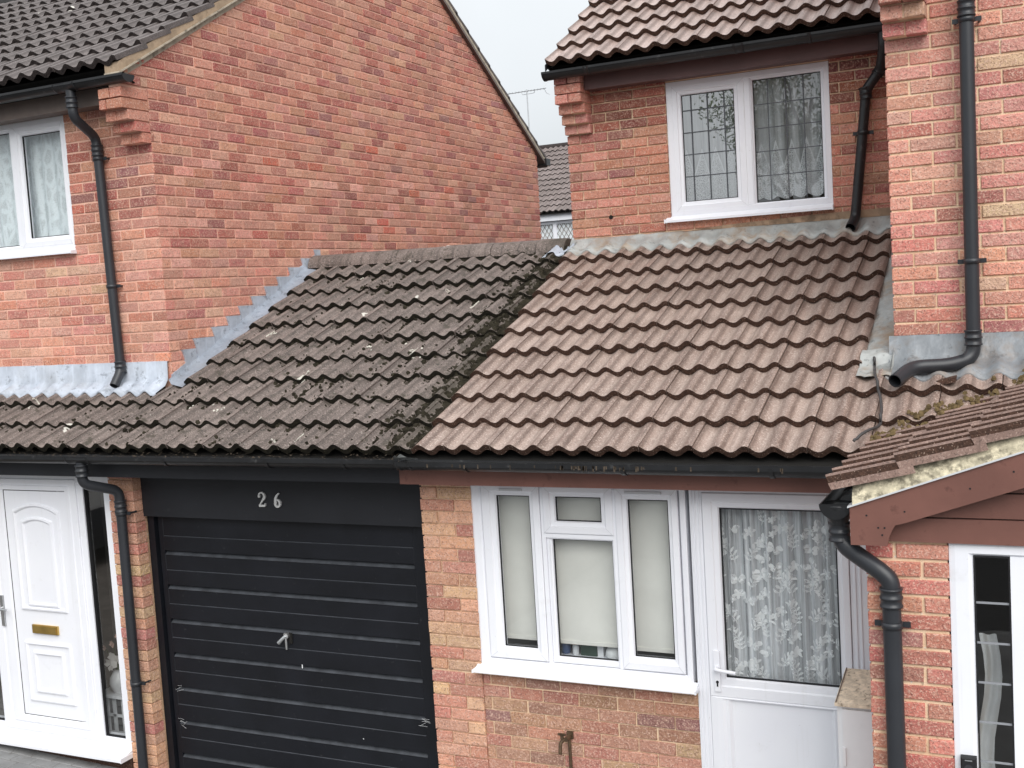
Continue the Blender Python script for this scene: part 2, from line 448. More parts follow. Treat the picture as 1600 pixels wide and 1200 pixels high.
# ------------------------------------------------------------------ mesh helpers
class MB:
    def __init__(s):
        s.v, s.f, s.mi, s.sm, s.mats, s.cur, s.smooth = [], [], [], [], [], 0, False
    def mat(s, m):
        if isinstance(m, str): m = M[m]
        if m not in s.mats: s.mats.append(m)
        s.cur = s.mats.index(m)
        return s
    def quad(s, pts):
        i = len(s.v)
        s.v.extend(tuple(p) for p in pts)
        s.f.append(tuple(range(i, i + len(pts))))
        s.mi.append(s.cur); s.sm.append(s.smooth)
    def faces(s, verts, faces):
        i = len(s.v)
        s.v.extend(tuple(p) for p in verts)
        for f in faces:
            s.f.append(tuple(i + k for k in f)); s.mi.append(s.cur); s.sm.append(s.smooth)
    def box(s, x0, x1, y0, y1, z0, z1):
        v = [(x, y, z) for z in (z0, z1) for y in (y0, y1) for x in (x0, x1)]
        s.faces(v, [(0, 2, 3, 1), (4, 5, 7, 6), (0, 1, 5, 4), (2, 6, 7, 3), (0, 4, 6, 2), (1, 3, 7, 5)])
        return s
    def prism(s, poly, a0, a1, axis='y'):
        """poly of 2-D points: (x,z) extruded over y, (y,z) over x, (x,y) over z"""
        def P(p, a):
            return (p[0], a, p[1]) if axis == 'y' else ((a, p[0], p[1]) if axis == 'x' else (p[0], p[1], a))
        n = len(poly)
        v = [P(p, a0) for p in poly] + [P(p, a1) for p in poly]
        s.faces(v, [tuple(range(n)), tuple(range(2 * n - 1, n - 1, -1))] + [(i, i + n, (i + 1) % n + n, (i + 1) % n) for i in range(n)])
        return s
    def loops(s, loops, close=True, cap=False):
        """strips between successive 3-D loops of equal length"""
        n = len(loops[0])
        v = [p for L in loops for p in L]
        f = []
        for k in range(len(loops) - 1):
            for i in range(n if close else n - 1):
                j = (i + 1) % n
                f.append((k * n + i, k * n + j, (k + 1) * n + j, (k + 1) * n + i))
        if cap:
            f.append(tuple(range(n))[::-1])
            f.append(tuple((len(loops) - 1) * n + i for i in range(n)))
        s.faces(v, f)
        return s
    def tube(s, path, r, n=14, cap=True):
        path = [Vector(p) for p in path]
        rs = r if isinstance(r, (list, tuple)) else [r] * len(path)
        L = []
        up = None
        for i, p in enumerate(path):
            a = path[max(i - 1, 0)]; b = path[min(i + 1, len(path) - 1)]
            t = (b - a).normalized()
            if t.length < .5: t = (path[-1] - path[0]).normalized()
            if up is None:
                up = Vector((1, 0, 0)) if abs(t.x) < 0.9 else Vector((0, 1, 0))
            side = t.cross(up).normalized()
            up = side.cross(t).normalized()
            L.append([p + (side * math.cos(q) + up * math.sin(q)) * rs[i] for q in (2 * math.pi * k / n for k in range(n))])
        o = s.smooth
        s.smooth = True
        s.loops(L)
        s.smooth = o
        if cap:
            s.quad(L[0][::-1]); s.quad(L[-1])
        return s
    def build(s, name, parent=None, loc=None, **props):
        me = bpy.data.meshes.new(name)
        me.from_pydata(s.v, [], s.f)
        for m in s.mats: me.materials.append(m)
        me.polygons.foreach_set('material_index', s.mi)
        me.polygons.foreach_set('use_smooth', s.sm)
        me.update()
        bm = bmesh.new(); bm.from_mesh(me)
        bmesh.ops.recalc_face_normals(bm, faces=bm.faces)
        bm.to_mesh(me); bm.free()
        return link(name, me, parent, loc, **props)

def link(name, me, parent=None, loc=None, **props):
    o = bpy.data.objects.new(name, me)
    COL.objects.link(o)
    if parent is not None:
        o.parent = parent
        off = Vector((0, 0, 0)) if parent.parent is not None or parent.type != 'EMPTY' else -Vector(parent.location)
        o.location = off if loc is None else off + Vector(loc)
    elif loc is not None:
        o.location = loc
    for k, v in props.items(): o[k] = v
    return o

def thing(name, loc, label, cat, group=None):
    o = bpy.data.objects.new(name, None)
    COL.objects.link(o)
    o.empty_display_size = 0.2
    o.location = loc
    o['label'] = label; o['category'] = cat
    if group: o['group'] = group
    return o

def tagged(o, label, cat, group=None):
    o['label'] = label; o['category'] = cat
    if group: o['group'] = group
    return o

def arc_path(pts, rad=0.06, n=6):
    """polyline with rounded corners"""
    pts = [Vector(p) for p in pts]
    out = [pts[0]]
    for i in range(1, len(pts) - 1):
        a, b, c = pts[i - 1], pts[i], pts[i + 1]
        d1 = (a - b); d2 = (c - b)
        k = min(rad, d1.length * 0.49, d2.length * 0.49)
        p0 = b + d1.normalized() * k; p1 = b + d2.normalized() * k
        for j in range(n + 1):
            t = j / n
            out.append(p0 * (1 - t) ** 2 + b * 2 * t * (1 - t) + p1 * t * t)
    out.append(pts[-1])
    return out

def project(p):
    c = [sum(r[i] * p[i] for i in range(3)) for r in CAMROWS]
    if c[2] < 0.1: return None
    return (800 + FPX * c[0] / c[2], 600 + FPX * c[1] / c[2], c[2])

# ------------------------------------------------------------------ brickwork
def clip_poly(poly, a, b, c):
    """keep a*u + b*v + c >= 0"""
    out = []
    n = len(poly)
    for i in range(n):
        p, q = poly[i], poly[(i + 1) % n]
        dp = a * p[0] + b * p[1] + c; dq = a * q[0] + b * q[1] + c
        if dp >= 0: out.append(p)
        if (dp >= 0) != (dq >= 0):
            t = dp / (dp - dq)
            out.append((p[0] + (q[0] - p[0]) * t, p[1] + (q[1] - p[1]) * t))
    return out

PAL_LEFT = [((204, 142, 122), 34), ((196, 128, 110), 30), ((182, 104, 94), 14), ((166, 94, 88), 8), ((162, 104, 102), 4), ((212, 158, 134), 9), ((200, 104, 86), 2)]
PAL_LOW = [((218, 152, 134), 32), ((224, 166, 146), 26), ((212, 142, 124), 16), ((194, 126, 116), 8), ((222, 144, 122), 10), ((220, 176, 148), 6)]
PAL_PIER = [((220, 172, 140), 30), ((212, 158, 132), 26), ((202, 138, 122), 16), ((224, 184, 146), 14), ((188, 124, 112), 7)]
PAL_INFILL = [((180, 136, 114), 30), ((192, 142, 120), 24), ((182, 122, 108), 18), ((142, 106, 98), 9), ((190, 156, 120), 5), ((164, 122, 104), 14)]
PAL_MID = [((196, 126, 108), 26), ((208, 142, 122), 28), ((172, 104, 94), 15), ((150, 96, 90), 9), ((190, 132, 110), 12), ((200, 134, 112), 12)]
PAL_RIGHT = [((216, 148, 136), 34), ((222, 162, 148), 24), ((206, 132, 122), 17), ((184, 122, 114), 8), ((212, 176, 146), 4), ((222, 156, 136), 10)]
PAL_PORCH = [((200, 124, 112), 34), ((208, 136, 122), 26), ((194, 114, 104), 17), ((200, 138, 116), 12), ((174, 116, 110), 6)]

def pick_tint(pal):
    c = rnd.choices([p[0] for p in pal], [p[1] for p in pal])[0]
    j = rnd.uniform(0.93, 1.07)
    c = [max(0, min(255, x * j + rnd.uniform(-5, 5))) for x in c]
    return [x * 0.90 for x in lin(c)]

BRICK_CACHE = {}
def brick_geo(poly, depth, ch=0.003):
    """chamfered prism, front face at local y=0, body to +y; local x,z"""
    n = len(poly)
    cx = sum(p[0] for p in poly) / n; cz = sum(p[1] for p in poly) / n
    front = []
    for p in poly:
        dx, dz = p[0] - cx, p[1] - cz
        L = max(math.hypot(dx, dz), 1e-6)
        front.append((p[0] - math.copysign(min(ch, abs(dx)), dx) + rnd.uniform(-.0012, .0012), rnd.uniform(-0.0012, 0.0012), p[1] - math.copysign(min(ch, abs(dz)), dz) + rnd.uniform(-.0012, .0012)))
    mid = [(p[0] + rnd.uniform(-.0012, .0012), ch, p[1] + rnd.uniform(-.0012, .0012)) for p in poly]
    back = [(p[0], depth, p[1]) for p in poly]
    v = front + mid + back
    f = [tuple(range(n))]
    for k in range(2):
        for i in range(n):
            j = (i + 1) % n
            f.append((k * n + i, (k + 1) * n + i, (k + 1) * n + j, k * n + j))
    return v, f

def brick_mesh(w, h, depth):
    key = (round(w / 0.006), round(h / 0.003), round(depth, 3), rnd.randrange(3))
    if key not in BRICK_CACHE:
        w_, h_ = key[0] * 0.006, key[1] * 0.003
        v, f = brick_geo([(-w_ / 2, -h_ / 2), (w_ / 2, -h_ / 2), (w_ / 2, h_ / 2), (-w_ / 2, h_ / 2)], depth)
        me = bpy.data.meshes.new('brick')
        me.from_pydata(v, [], f)
        me.materials.append(M['brick'])
        BRICK_CACHE[key] = me
    return BRICK_CACHE[key]

class House:
    """collects the bricks of one building, then gives the largest-showing ones objects of their own"""
    def __init__(s, root):
        s.root = root
        s.recs = []
    def wall(s, parent, plane, axis, u0, u1, v0, v1, pal, H=0.075, L=0.225, joint=0.010, off=0.0, holes=(), clips=(), depth=0.03, proud=0.006, voff=None, pattern=None):
        """axis 'x': front faces -Y at y=plane, u = x.  axis 'y': faces +X at x=plane, u = y"""
        k0 = v0 if voff is None else voff
        n0 = math.floor((v0 - k0) / H); n1 = math.ceil((v1 - k0) / H)
        for r in range(n0, n1):
            a = max(k0 + r * H, v0); b = min(k0 + (r + 1) * H, v1)
            if b - a < 0.02: continue
            segs = [(u0, u1, a, b)]
            for (hu0, hu1, hv0, hv1) in holes:
                if hv1 <= a + .004 or hv0 >= b - .004: continue
                ns = []
                for (p, q, za, zb) in segs:
                    if hu1 <= p or hu0 >= q: ns.append((p, q, za, zb)); continue
                    if hu0 > p: ns.append((p, hu0, za, zb))
                    if hu1 < q: ns.append((hu1, q, za, zb))
                    if hv0 > za + .02: ns.append((max(p, hu0), min(q, hu1), za, hv0))
                    if hv1 < zb - .02: ns.append((max(p, hu0), min(q, hu1), hv1, zb))
                segs = ns
            for (p, q, sa, sb) in segs:
                if q - p < 0.02: continue
                cuts = [p]
                if pattern:
                    x = p
                    for w in pattern[r % len(pattern)]:
                        x += w
                        if x < q - 0.03: cuts.append(x)
                else:
                    x = math.floor((p - u0) / L) * L + u0 + off + (L / 2 if r % 2 else 0) - L
                    while x < q:
                        xx = x + rnd.uniform(-.006, .006)
                        if xx > p + 0.045 and xx < q - 0.045: cuts.append(xx)
                        x += L
                cuts.append(q)
                for i in range(len(cuts) - 1):
                    g0 = joint / 2 if i else 0.0
                    g1 = joint / 2 if i < len(cuts) - 2 else 0.0
                    w0, w1 = cuts[i] + g0, cuts[i + 1] - g1
                    z0, z1 = sa + joint / 2, sb - joint / 2
                    poly = [(w0, z0), (w1, z0), (w1, z1), (w0, z1)]
                    clipped = False
                    for (ca, cb, cc) in clips:
                        np_ = clip_poly(poly, ca, cb, cc)
                        if len(np_) != 4 or any(abs(s1[0] - s2[0]) + abs(s1[1] - s2[1]) > 1e-6 for s1, s2 in zip(np_, poly)):
                            clipped = True
                        poly = np_
                        if len(poly) < 3: break
                    if len(poly) < 3: continue
                    us = [q_[0] for q_ in poly]; vs = [q_[1] for q_ in poly]
                    if max(us) - min(us) < 0.02 or max(vs) - min(vs) < 0.015: continue
                    s.recs.append(dict(poly=poly, clipped=clipped, plane=plane, axis=axis, parent=parent, tint=pick_tint(pal), depth=depth, proud=proud + rnd.uniform(-.0018, .0018)))
    def finish(s, cap=290):
        for r in s.recs:
            c = [sum(p[i] for p in r['poly']) / len(r['poly']) for i in range(2)]
            r['c'] = c
            def W(p):
                return (p[0], r['plane'], p[1]) if r['axis'] == 'x' else (r['plane'], p[0], p[1])
            q = [project(W(p)) for p in r['poly']]
            ar = 0
            if all(q):
                for i in range(len(q)):
                    j = (i + 1) % len(q)
                    ar += q[i][0] * q[j][1] - q[j][0] * q[i][1]
                ar = abs(ar) / 2
                mx = sum(x[0] for x in q) / len(q); my = sum(x[1] for x in q) / len(q)
                if not (0 < mx < 1600 and 0 < my < 1200): ar = 0
            if r['axis'] == '-y' and r['plane'] < 0: ar = 0
            r['area'] = ar
        s.recs.sort(key=lambda r: -r['area'])
        rest = {}
        for i, r in enumerate(s.recs):
            c = r['c']
            rot = {'x': 0.0, 'y': math.pi / 2, '-y': -math.pi / 2}[r['axis']]
            us = [p[0] - c[0] for p in r['poly']]; vs = [p[1] - c[1] for p in r['poly']]
            if i < cap and r['area'] > 30:
                if r['clipped']:
                    v, f = brick_geo([(p[0] - c[0], p[1] - c[1]) for p in r['poly']], r['depth'])
                    me = bpy.data.meshes.new('brick'); me.from_pydata(v, [], f); me.materials.append(M['brick'])
                else:
                    me = brick_mesh(max(us) - min(us), max(vs) - min(vs), r['depth'])
                o = bpy.data.objects.new('brick', me)
                COL.objects.link(o)
                o.parent = r['parent']
                o.location = (c[0], r['plane'] - r['proud'], c[1]) if r['axis'] == 'x' else (r['plane'] + r['proud'], c[0], c[1])
                o.rotation_euler = (rnd.uniform(-.012, .012), rnd.uniform(-.006, .006), rot + rnd.uniform(-.012, .012))
                o.color = tuple(r['tint']) + (1,)
            else:
                rest.setdefault(r['parent'].name, (r['parent'], []))[1].append(r)
        for nm, (par, L) in rest.items():
            V, F, T = [], [], []
            for r in L:
                c = r['c']
                v, f = brick_geo([(p[0] - c[0], p[1] - c[1]) for p in r['poly']], r['depth'])
                tw = rnd.uniform(-.012, .012)
                b = len(V)
                for (x, y, z) in v:
                    y2 = y + x * tw - r['proud']
                    if r['axis'] == 'x': V.append((x + c[0], r['plane'] + y2, z + c[1]))
                    elif r['axis'] == 'y': V.append((r['plane'] - y2, x + c[0], z + c[1]))
                    else: V.append((r['plane'] + y2, c[0] - x, z + c[1]))
                    T.extend(r['tint'] + [1.0])
                F.extend(tuple(b + k for k in q) for q in f)
            me = bpy.data.meshes.new('brick')
            me.from_pydata(V, [], F)
            at = me.color_attributes.new('tint', 'FLOAT_COLOR', 'POINT')
            at.data.foreach_set('color', T)
            me.materials.append(M['brick_rest'])
            o = bpy.data.objects.new('brick', me)
            COL.objects.link(o)
            o.parent = par
            o['kind'] = 'stuff'

def wall_backing(name, root, axis, plane, u0, u1, v0, v1, mat, holes=(), thick=0.1, poly=None):
    """mortar plane with openings, built of butted boxes"""
    mb = MB().mat(mat)
    if poly:
        if axis == 'x': mb.prism(poly, plane, plane + thick, 'y')
        else: mb.prism(poly, plane - thick, plane, 'x')
    else:
        us = sorted({u0, u1, *[max(u0, min(u1, h[i])) for h in holes for i in (0, 1)]})
        vs = sorted({v0, v1, *[max(v0, min(v1, h[i])) for h in holes for i in (2, 3)]})
        for i in range(len(us) - 1):
            for j in range(len(vs) - 1):
                uc, vc = (us[i] + us[i + 1]) / 2, (vs[j] + vs[j + 1]) / 2
                if any(h[0] < uc < h[1] and h[2] < vc < h[3] for h in holes): continue
                if axis == 'x': mb.box(us[i], us[i + 1], plane, plane + thick, vs[j], vs[j + 1])
                else: mb.box(plane - thick, plane, us[i], us[i + 1], vs[j], vs[j + 1])
    return mb.build(name, root)

def room_box(root, x0, x1, y0, y1, z0, z1, mat='room'):
    """a closed room behind an opening, its front side open"""
    mb = MB().mat(mat)
    mb.quad([(x0, y1, z0), (x1, y1, z0), (x1, y1, z1), (x0, y1, z1)])
    mb.quad([(x0, y0, z0), (x0, y1, z0), (x0, y1, z1), (x0, y0, z1)])
    mb.quad([(x1, y0, z0), (x1, y0, z1), (x1, y1, z1), (x1, y1, z0)])
    mb.quad([(x0, y0, z0), (x1, y0, z0), (x1, y1, z0), (x0, y1, z0)])
    mb.quad([(x0, y0, z1), (x0, y1, z1), (x1, y1, z1), (x1, y0, z1)])
    return mb.build('room', root)

# ------------------------------------------------------------------ joinery
def rect(x0, x1, z0, z1, i, y):
    return [(x0 + i, y, z0 + i), (x1 - i, y, z0 + i), (x1 - i, y, z1 - i), (x0 + i, y, z1 - i)]
def frame_loops(mb, x0, x1, z0, z1, prof):
    """mitred rectangular frame; prof = [(inset, y), ...] running from the outer back edge to the inner back edge"""
    mb.loops([rect(x0, x1, z0, z1, i, y) for i, y in prof])
    return mb
def frame_var(mb, outer, inner, prof):
    """mitred frame between two rectangles, prof = [(t, y)] with t from 0 (outer) to 1 (inner)"""
    L = []
    for t, y in prof:
        x0, x1, z0, z1 = (o + (i - o) * t for o, i in zip(outer, inner))
        L.append([(x0, y, z0), (x1, y, z0), (x1, y, z1), (x0, y, z1)])
    mb.loops(L)
    return mb
def mitres(mb, outer, inner, y, w=0.0012):
    """fine weld lines across the four corners"""
    mb.mat('upvc_grey')
    for (a, b) in (((0, 2), (0, 2)), ((1, 2), (1, 2)), ((0, 3), (0, 3)), ((1, 3), (1, 3))):
        p = (outer[a[0]], outer[a[1]]); q = (inner[b[0]], inner[b[1]])
        mb.quad([(p[0] - w, y, p[1]), (p[0] + w, y, p[1]), (q[0] + w, y, q[1]), (q[0] - w, y, q[1])])
def sash(root, outer, glass, y, name='sash', depth=0.022, strong=False, weld=True, par=None, cat_pane='pane'):
    """opening light: stepped white frame, black gasket, pane"""
    mb = MB().mat('upvc')
    g = glass
    frame_var(mb, outer, g, [(0, y + 0.05), (0, y - depth + 0.004), (0.06, y - depth), (0.56, y - depth - 0.002), (0.64, y - depth + 0.006), (0.93, y - depth + 0.010), (1.0, y - depth + 0.022), (1.0, y + 0.03)])
    if weld: mitres(mb, outer, (outer[0] + (g[0] - outer[0]) * .6, outer[1] + (g[1] - outer[1]) * .6, outer[2] + (g[2] - outer[2]) * .6, outer[3] + (g[3] - outer[3]) * .6), y - depth - 0.0032)
    o = mb.build(name, root)
    gk = MB().mat('gasket')
    gy = y - depth + 0.024
    frame_loops(gk, g[0] - .001, g[1] + .001, g[2] - .001, g[3] + .001, [(0, gy + .012), (0, gy), (0.006, gy), (0.006, gy + 0.012)])
    gk.build('gasket', root)
    p = MB().mat({True: 'glass_coated', False: 'glass', 'mid': 'glass_strong'}[strong])
    p.quad([(g[0], gy + .006, g[2]), (g[1], gy + .006, g[2]), (g[1], gy + .006, g[3]), (g[0], gy + .006, g[3])])
    p.build('pane', root)
    return o
def sill(root, x0, x1, y_wall, y_front, z_top, z_bot, name='sill'):
    mb = MB().mat('upvc')
    poly = [(y_wall, z_top), (y_front + .012, z_top - .026), (y_front, z_top - .030), (y_front, z_bot), (y_front + .012, z_bot), (y_front + .014, z_bot + 0.008), (y_wall, z_bot + .012)]
    mb.prism(poly, x0, x1, 'x')
    mb.box(x0 - .006, x0 + .001, y_front - .003, y_wall, z_bot - .003, z_top - .02)
    mb.box(x1 - .001, x1 + .006, y_front - .003, y_wall, z_bot - .003, z_top - .02)
    return mb.build(name, root)

# ------------------------------------------------------------------ roofs
PERIOD = 0.1445
COVER = 2 * PERIOD
AMP = 0.037
JOINT0 = -3.11
def wave(x):
    w = (x - JOINT0) / PERIOD
    return AMP * (0.5 + 0.5 * math.cos(2 * math.pi * (w - 0.86))) ** 1.1
def tile_mesh(name, w0, w1, length, thick, tilt, mt, mn, seg=7, amp=1.0, jit=0.0):
    """w0..w1 in metres across from a joint; y up the slope, z out of the slope"""
    mb = MB()
    n = max(2, round((w1 - w0) / PERIOD * seg))
    xs = [w0 + (w1 - w0) * i / n for i in range(n + 1)]
    def pz(x): return amp * AMP * (0.5 + 0.5 * math.cos(2 * math.pi * (x / PERIOD - 0.86))) ** 1.1
    top0 = [(x, 0.0, pz(x) + tilt) for x in xs]
    mid = [(x, length * 0.5, pz(x) + tilt * 0.5 + rnd.uniform(-jit, jit)) for x in xs]
    top1 = [(x, length, pz(x)) for x in xs]
    bot0 = [(x, 0.004, pz(x) + tilt - thick) for x in xs]
    mb.mat(mt); mb.smooth = True
    mb.faces(top0 + top1, [(i, i + 1, n + 2 + i, n + 1 + i) for i in range(n)])
    mb.mat(mn); mb.smooth = False
    mb.faces(bot0 + top0, [(i, i + 1, n + 2 + i, n + 1 + i) for i in range(n)])
    mb.mat(mt)
    for e in (0, n):
        mb.quad([top0[e], top1[e], (top1[e][0], length, top1[e][2] - thick), bot0[e]])
    me = bpy.data.meshes.new(name)
    me.from_pydata(mb.v, [], mb.f)
    for m in mb.mats: me.materials.append(m)
    me.polygons.foreach_set('material_index', mb.mi)
    me.polygons.foreach_set('use_smooth', mb.sm)
    me.update()
    return me
TCACHE = {}
def tiles(parent, x0, x1, y0, z0, slope, gauge, r0, r1, mt, mn, thick=0.036, tilt=0.043, gap=0.004, length=None, joint0=JOINT0, amp=1.0, wob=1.0, face=-1, seg=7, name='roof_tile', jag=0.0):
    """rows r0..r1-1 of interlocking tiles; (y0,z0) is the nose of row 0 in the reference plane, slope = dz/dy"""
    ang = math.atan(slope)
    L = length or gauge + 0.05
    k0 = math.floor((x0 - joint0) / COVER + 1e-6); k1 = math.ceil((x1 - joint0) / COVER - 1e-6)
    for r in range(r0, r1):
        s = r * gauge
        for k in range(k0, k1):
            a = max(0.0, x0 - (joint0 + k * COVER)); b = min(COVER, x1 - (joint0 + k * COVER))
            if b - a < 0.03: continue
            full = a == 0.0 and abs(b - COVER) < 1e-6
            key = (round(a, 3), round(b, 3), mt, mn, round(L, 3), thick, tilt, amp, rnd.randrange(3) if full else 0)
            if key not in TCACHE:
                TCACHE[key] = tile_mesh(name, a + gap / 2, b - gap / 2, L, thick, tilt, mt, mn, seg, amp)
            o = bpy.data.objects.new(name, TCACHE[key])
            COL.objects.link(o)
            o.parent = parent
            dn = rnd.uniform(-.003, .003) * wob - 0.016
            ds = s + rnd.uniform(-.004, .004) * wob + jag * rnd.uniform(-1, 1)
            o.location = (joint0 + k * COVER + rnd.uniform(-.0015, .0015) * wob, y0 + ds * math.cos(ang) - dn * math.sin(ang), z0 + ds * math.sin(ang) + dn * math.cos(ang))
            o.rotation_euler = (ang + rnd.uniform(-.006, .006) * wob, rnd.uniform(-.006, .006) * wob, rnd.uniform(-.005, .005) * wob)

# lean-to roof reference
RY, RZ, RS, RG = 5.62, -0.912, 0.455, 0.286
RA = math.atan(RS)
def roof_z(x, y, amp=1.0):
    """top of the tiles of the long low roof"""
    s = (y - RY) / math.cos(RA)
    fr = (s / RG) % 1.0
    return RZ + RS * (y - RY) + (amp * wave(x) - 0.016 + 0.043 * (1 - fr * 0.85)) / math.cos(RA)
def apron(name, root, x0, x1, ywall, ztop, ydown, mat, amp=1.0, wob=0.006, lift=0.012, fade=0.0, step=0.018, zmid=None):
    """lead dressed from a wall down over the tile waves"""
    mb = MB().mat(mat)
    mb.smooth = True
    n = max(2, int((x1 - x0) / step))
    A, B, C, D, E2 = [], [], [], [], []
    zw = RZ + RS * (ywall - RY) + 0.035 if zmid is None else zmid
    for i in range(n + 1):
        x = x0 + (x1 - x0) * i / n
        q = noise.noise(Vector((x * 5.1, ywall, 1.7)))
        q2 = noise.noise(Vector((x * 13.1, ywall, 4.7)))
        yd = ydown + wob * 2.2 * q
        A.append((x, ywall + .01, ztop + wob * 0.5 * q2))
        B.append((x, ywall - 0.006 + wob * .5 * q, ztop + wob * 0.5 * q2 - 0.002))
        C.append((x, ywall - 0.012 + wob * q2 * .6, zw + 0.02 + wob * q))
        if (x - x0 + .31) % .78 < step:
            for Q in (B, C): Q[-1] = (Q[-1][0], Q[-1][1] - .007, Q[-1][2])
        ym = ywall + (yd - ywall) * 0.35
        D.append((x, ym, roof_z(x, ym, amp * 0.9) + 0.026 + wob * q2))
        E2.append((x, yd, roof_z(x, yd, amp) + lift))
    F2 = [(p[0], p[1] + .004, p[2] - .012) for p in E2]
    mb.loops([A, B, C, D, E2, F2], close=False)
    return mb.build(name, root)

# ------------------------------------------------------------------ rainwater goods
def gutter(root, x0, x1, y, z, r=0.056, mat='black_pvc', unions=(), brackets=(), name='gutter', ends=(True, True), drop=0.0):
    """half-round channel along x; (y,z) is the centre of its open top"""
    mb = MB().mat(mat)
    n = 12
    def sec(x, rr, dz=0.0):
        zz = z + dz - drop * (x - x0) / (x1 - x0)
        return [(x, y - rr * math.cos(math.pi * k / n), zz - rr * math.sin(math.pi * k / n) * 0.92) for k in range(n + 1)]
    mb.smooth = True
    mb.loops([sec(x0, r), sec(x1, r)], close=False)
    mb.loops([sec(x0, r - .005), sec(x1, r - .005)], close=False)
    mb.smooth = False
    a, b, c, d = sec(x0, r), sec(x0, r - .005), sec(x1, r), sec(x1, r - .005)
    mb.quad([a[0], b[0], d[0], c[0]]); mb.quad([a[-1], b[-1], d[-1], c[-1]])
    mb.box(x0, x1, y - r - .004, y - r + .003, z - .012 - drop, z + .004)
    for e, x in zip(ends, (x0, x1)):
        if e:
            mb.quad(sec(x, r + .003)); s = .012 if x == x0 else -.012
            mb.loops([sec(x, r + .004), sec(x + s, r + .004)], close=False)
    o = mb.build(name, root)
    for x, w in unions:
        u = MB().mat(mat); u.smooth = True
        u.loops([sec(x - w, r + .001, .004), sec(x - w, r + .008, .004), sec(x - w + .012, r + .008, .004), sec(x - w + .014, r + .005, .004), sec(x + w - .014, r + .005, .004), sec(x + w - .012, r + .008, .004), sec(x + w, r + .008, .004), sec(x + w, r + .001, .004)], close=False)
        u.build('union_joint', o if o.parent is None else o)
    for x in brackets:
        u = MB().mat(mat)
        u.loops([sec(x - .012, r + .002), sec(x - .012, r + .006), sec(x + .012, r + .006), sec(x + .012, r + .002)], close=False)
        u.build('bracket', o)
    return o
def downpipe(root, pts, r=0.034, mat='black_pvc', collars=(), clips=(), rad=0.07, wall=None, name='downpipe', open_end=True):
    path = arc_path(pts, rad)
    mb = MB().mat(mat)
    mb.tube(path, r, 18, cap=False)
    if open_end:
        a, b = path[-1], path[-2]
        t = (a - b).normalized()
        mb.tube([a, a - t * 0.12], r - .004, 18, cap=False)
        mb.tube([a - t * .001, a + t * .0005], [r, r - .004], 18, cap=False)
        mb.mat('dark_void'); 
        mb.tube([a - t * .115, a - t * .12], [r - .004, .001], 18, cap=False)
    o = mb.build(name, root)
    for (p, d) in collars:
        p, d = Vector(p), Vector(d).normalized()
        c = MB().mat(mat)
        c.tube([p - d * .040, p - d * .040, p - d * .032, p - d * .030, p - d * .006, p - d * .004, p + d * .004, p + d * .006, p + d * .030, p + d * .032, p + d * .040, p + d * .040],
               [r, r + .009, r + .009, r + .005, r + .005, r + .009, r + .009, r + .005, r + .005, r + .009, r + .009, r], 18, cap=False)
        c.build('collar', o)
    for (x, y, z) in clips:
        c = MB().mat(mat)
        c.tube([(x, y, z - .013), (x, y, z - .013), (x, y, z + .013), (x, y, z + .013)], [r, r + .005, r + .005, r], 18, cap=False)
        wy = (wall if wall is not None else y + .06)
        c.build('pipe_clip', o)
        for sx in (-1, 1):
            c = MB().mat(mat)
            c.box(min(x + sx * (r + .001), x + sx * (r + .034)), max(x + sx * (r + .001), x + sx * (r + .034)), y + .012, y + .018, z - .012, z + .012)
            c.tube([(x + sx * (r + .022), y + .0125, z), (x + sx * (r + .022), wy + .01, z)], .007, 8)
            c.build('clip_lug', o)
    return o

# =================================================================== GROUND
GZ = -3.31
def drive_z(x): return -3.185 - .035 * (max(min(x, -4.9), -8.4) + 7.2)
gmb = MB().mat('asphalt')
gmb.quad([(-150, -150, GZ - .012), (150, -150, GZ - .012), (150, 150, GZ - .012), (-150, 150, GZ - .012)])
gmb.build('ground', None, None, kind='structure')
pv = MB().mat('sand_joint')
pv.quad([(-13, -1, drive_z(-9)), (-8.4, -1, drive_z(-9)), (-8.4, 5.86, drive_z(-9)), (-13, 5.86, drive_z(-9))])
pv.quad([(-8.4, -1, drive_z(-9)), (-4.9, -1, drive_z(-4.9)), (-4.9, 5.99, drive_z(-4.9)), (-8.4, 5.99, drive_z(-9))])
pav = pv.build('paving', None, None, kind='structure')
pm = MB().mat('paver')
pm.faces([(x * .097, y * .047, 0) for x, y in ((-1, -1), (1, -1), (1, 1), (-1, 1))] + [(x * .092, y * .042, .006) for x, y in ((-1, -1), (1, -1), (1, 1), (-1, 1))],
         [(4, 5, 6, 7), (0, 1, 5, 4), (1, 2, 6, 5), (2, 3, 7, 6), (3, 0, 4, 7)])
pme = pm.build('paver_source', None).data
bpy.data.objects.remove(bpy.data.objects['paver_source'])
for r in range(10):
    for k in range(15):
        o = bpy.data.objects.new('paver', pme)
        COL.objects.link(o)
        o.parent = pav
        px_ = -8.1 + k * .2 + (.1 if r % 2 else 0)
        o.location = (px_, 5.79 - r * .1, drive_z(px_) + rnd.uniform(0, .0015))
        o.rotation_euler = (rnd.uniform(-.01, .01), .035 + rnd.uniform(-.01, .01), 0)
drv = MB().mat('paver').box(-4.9, 6.0, -1.0, 5.85, GZ - .011, GZ - .004).build('driveway', None, None, kind='structure')
MB().mat('asphalt').box(-60, 60, -7.5, -2.0, GZ - .011, GZ - .006).build('road', None, None, kind='structure')

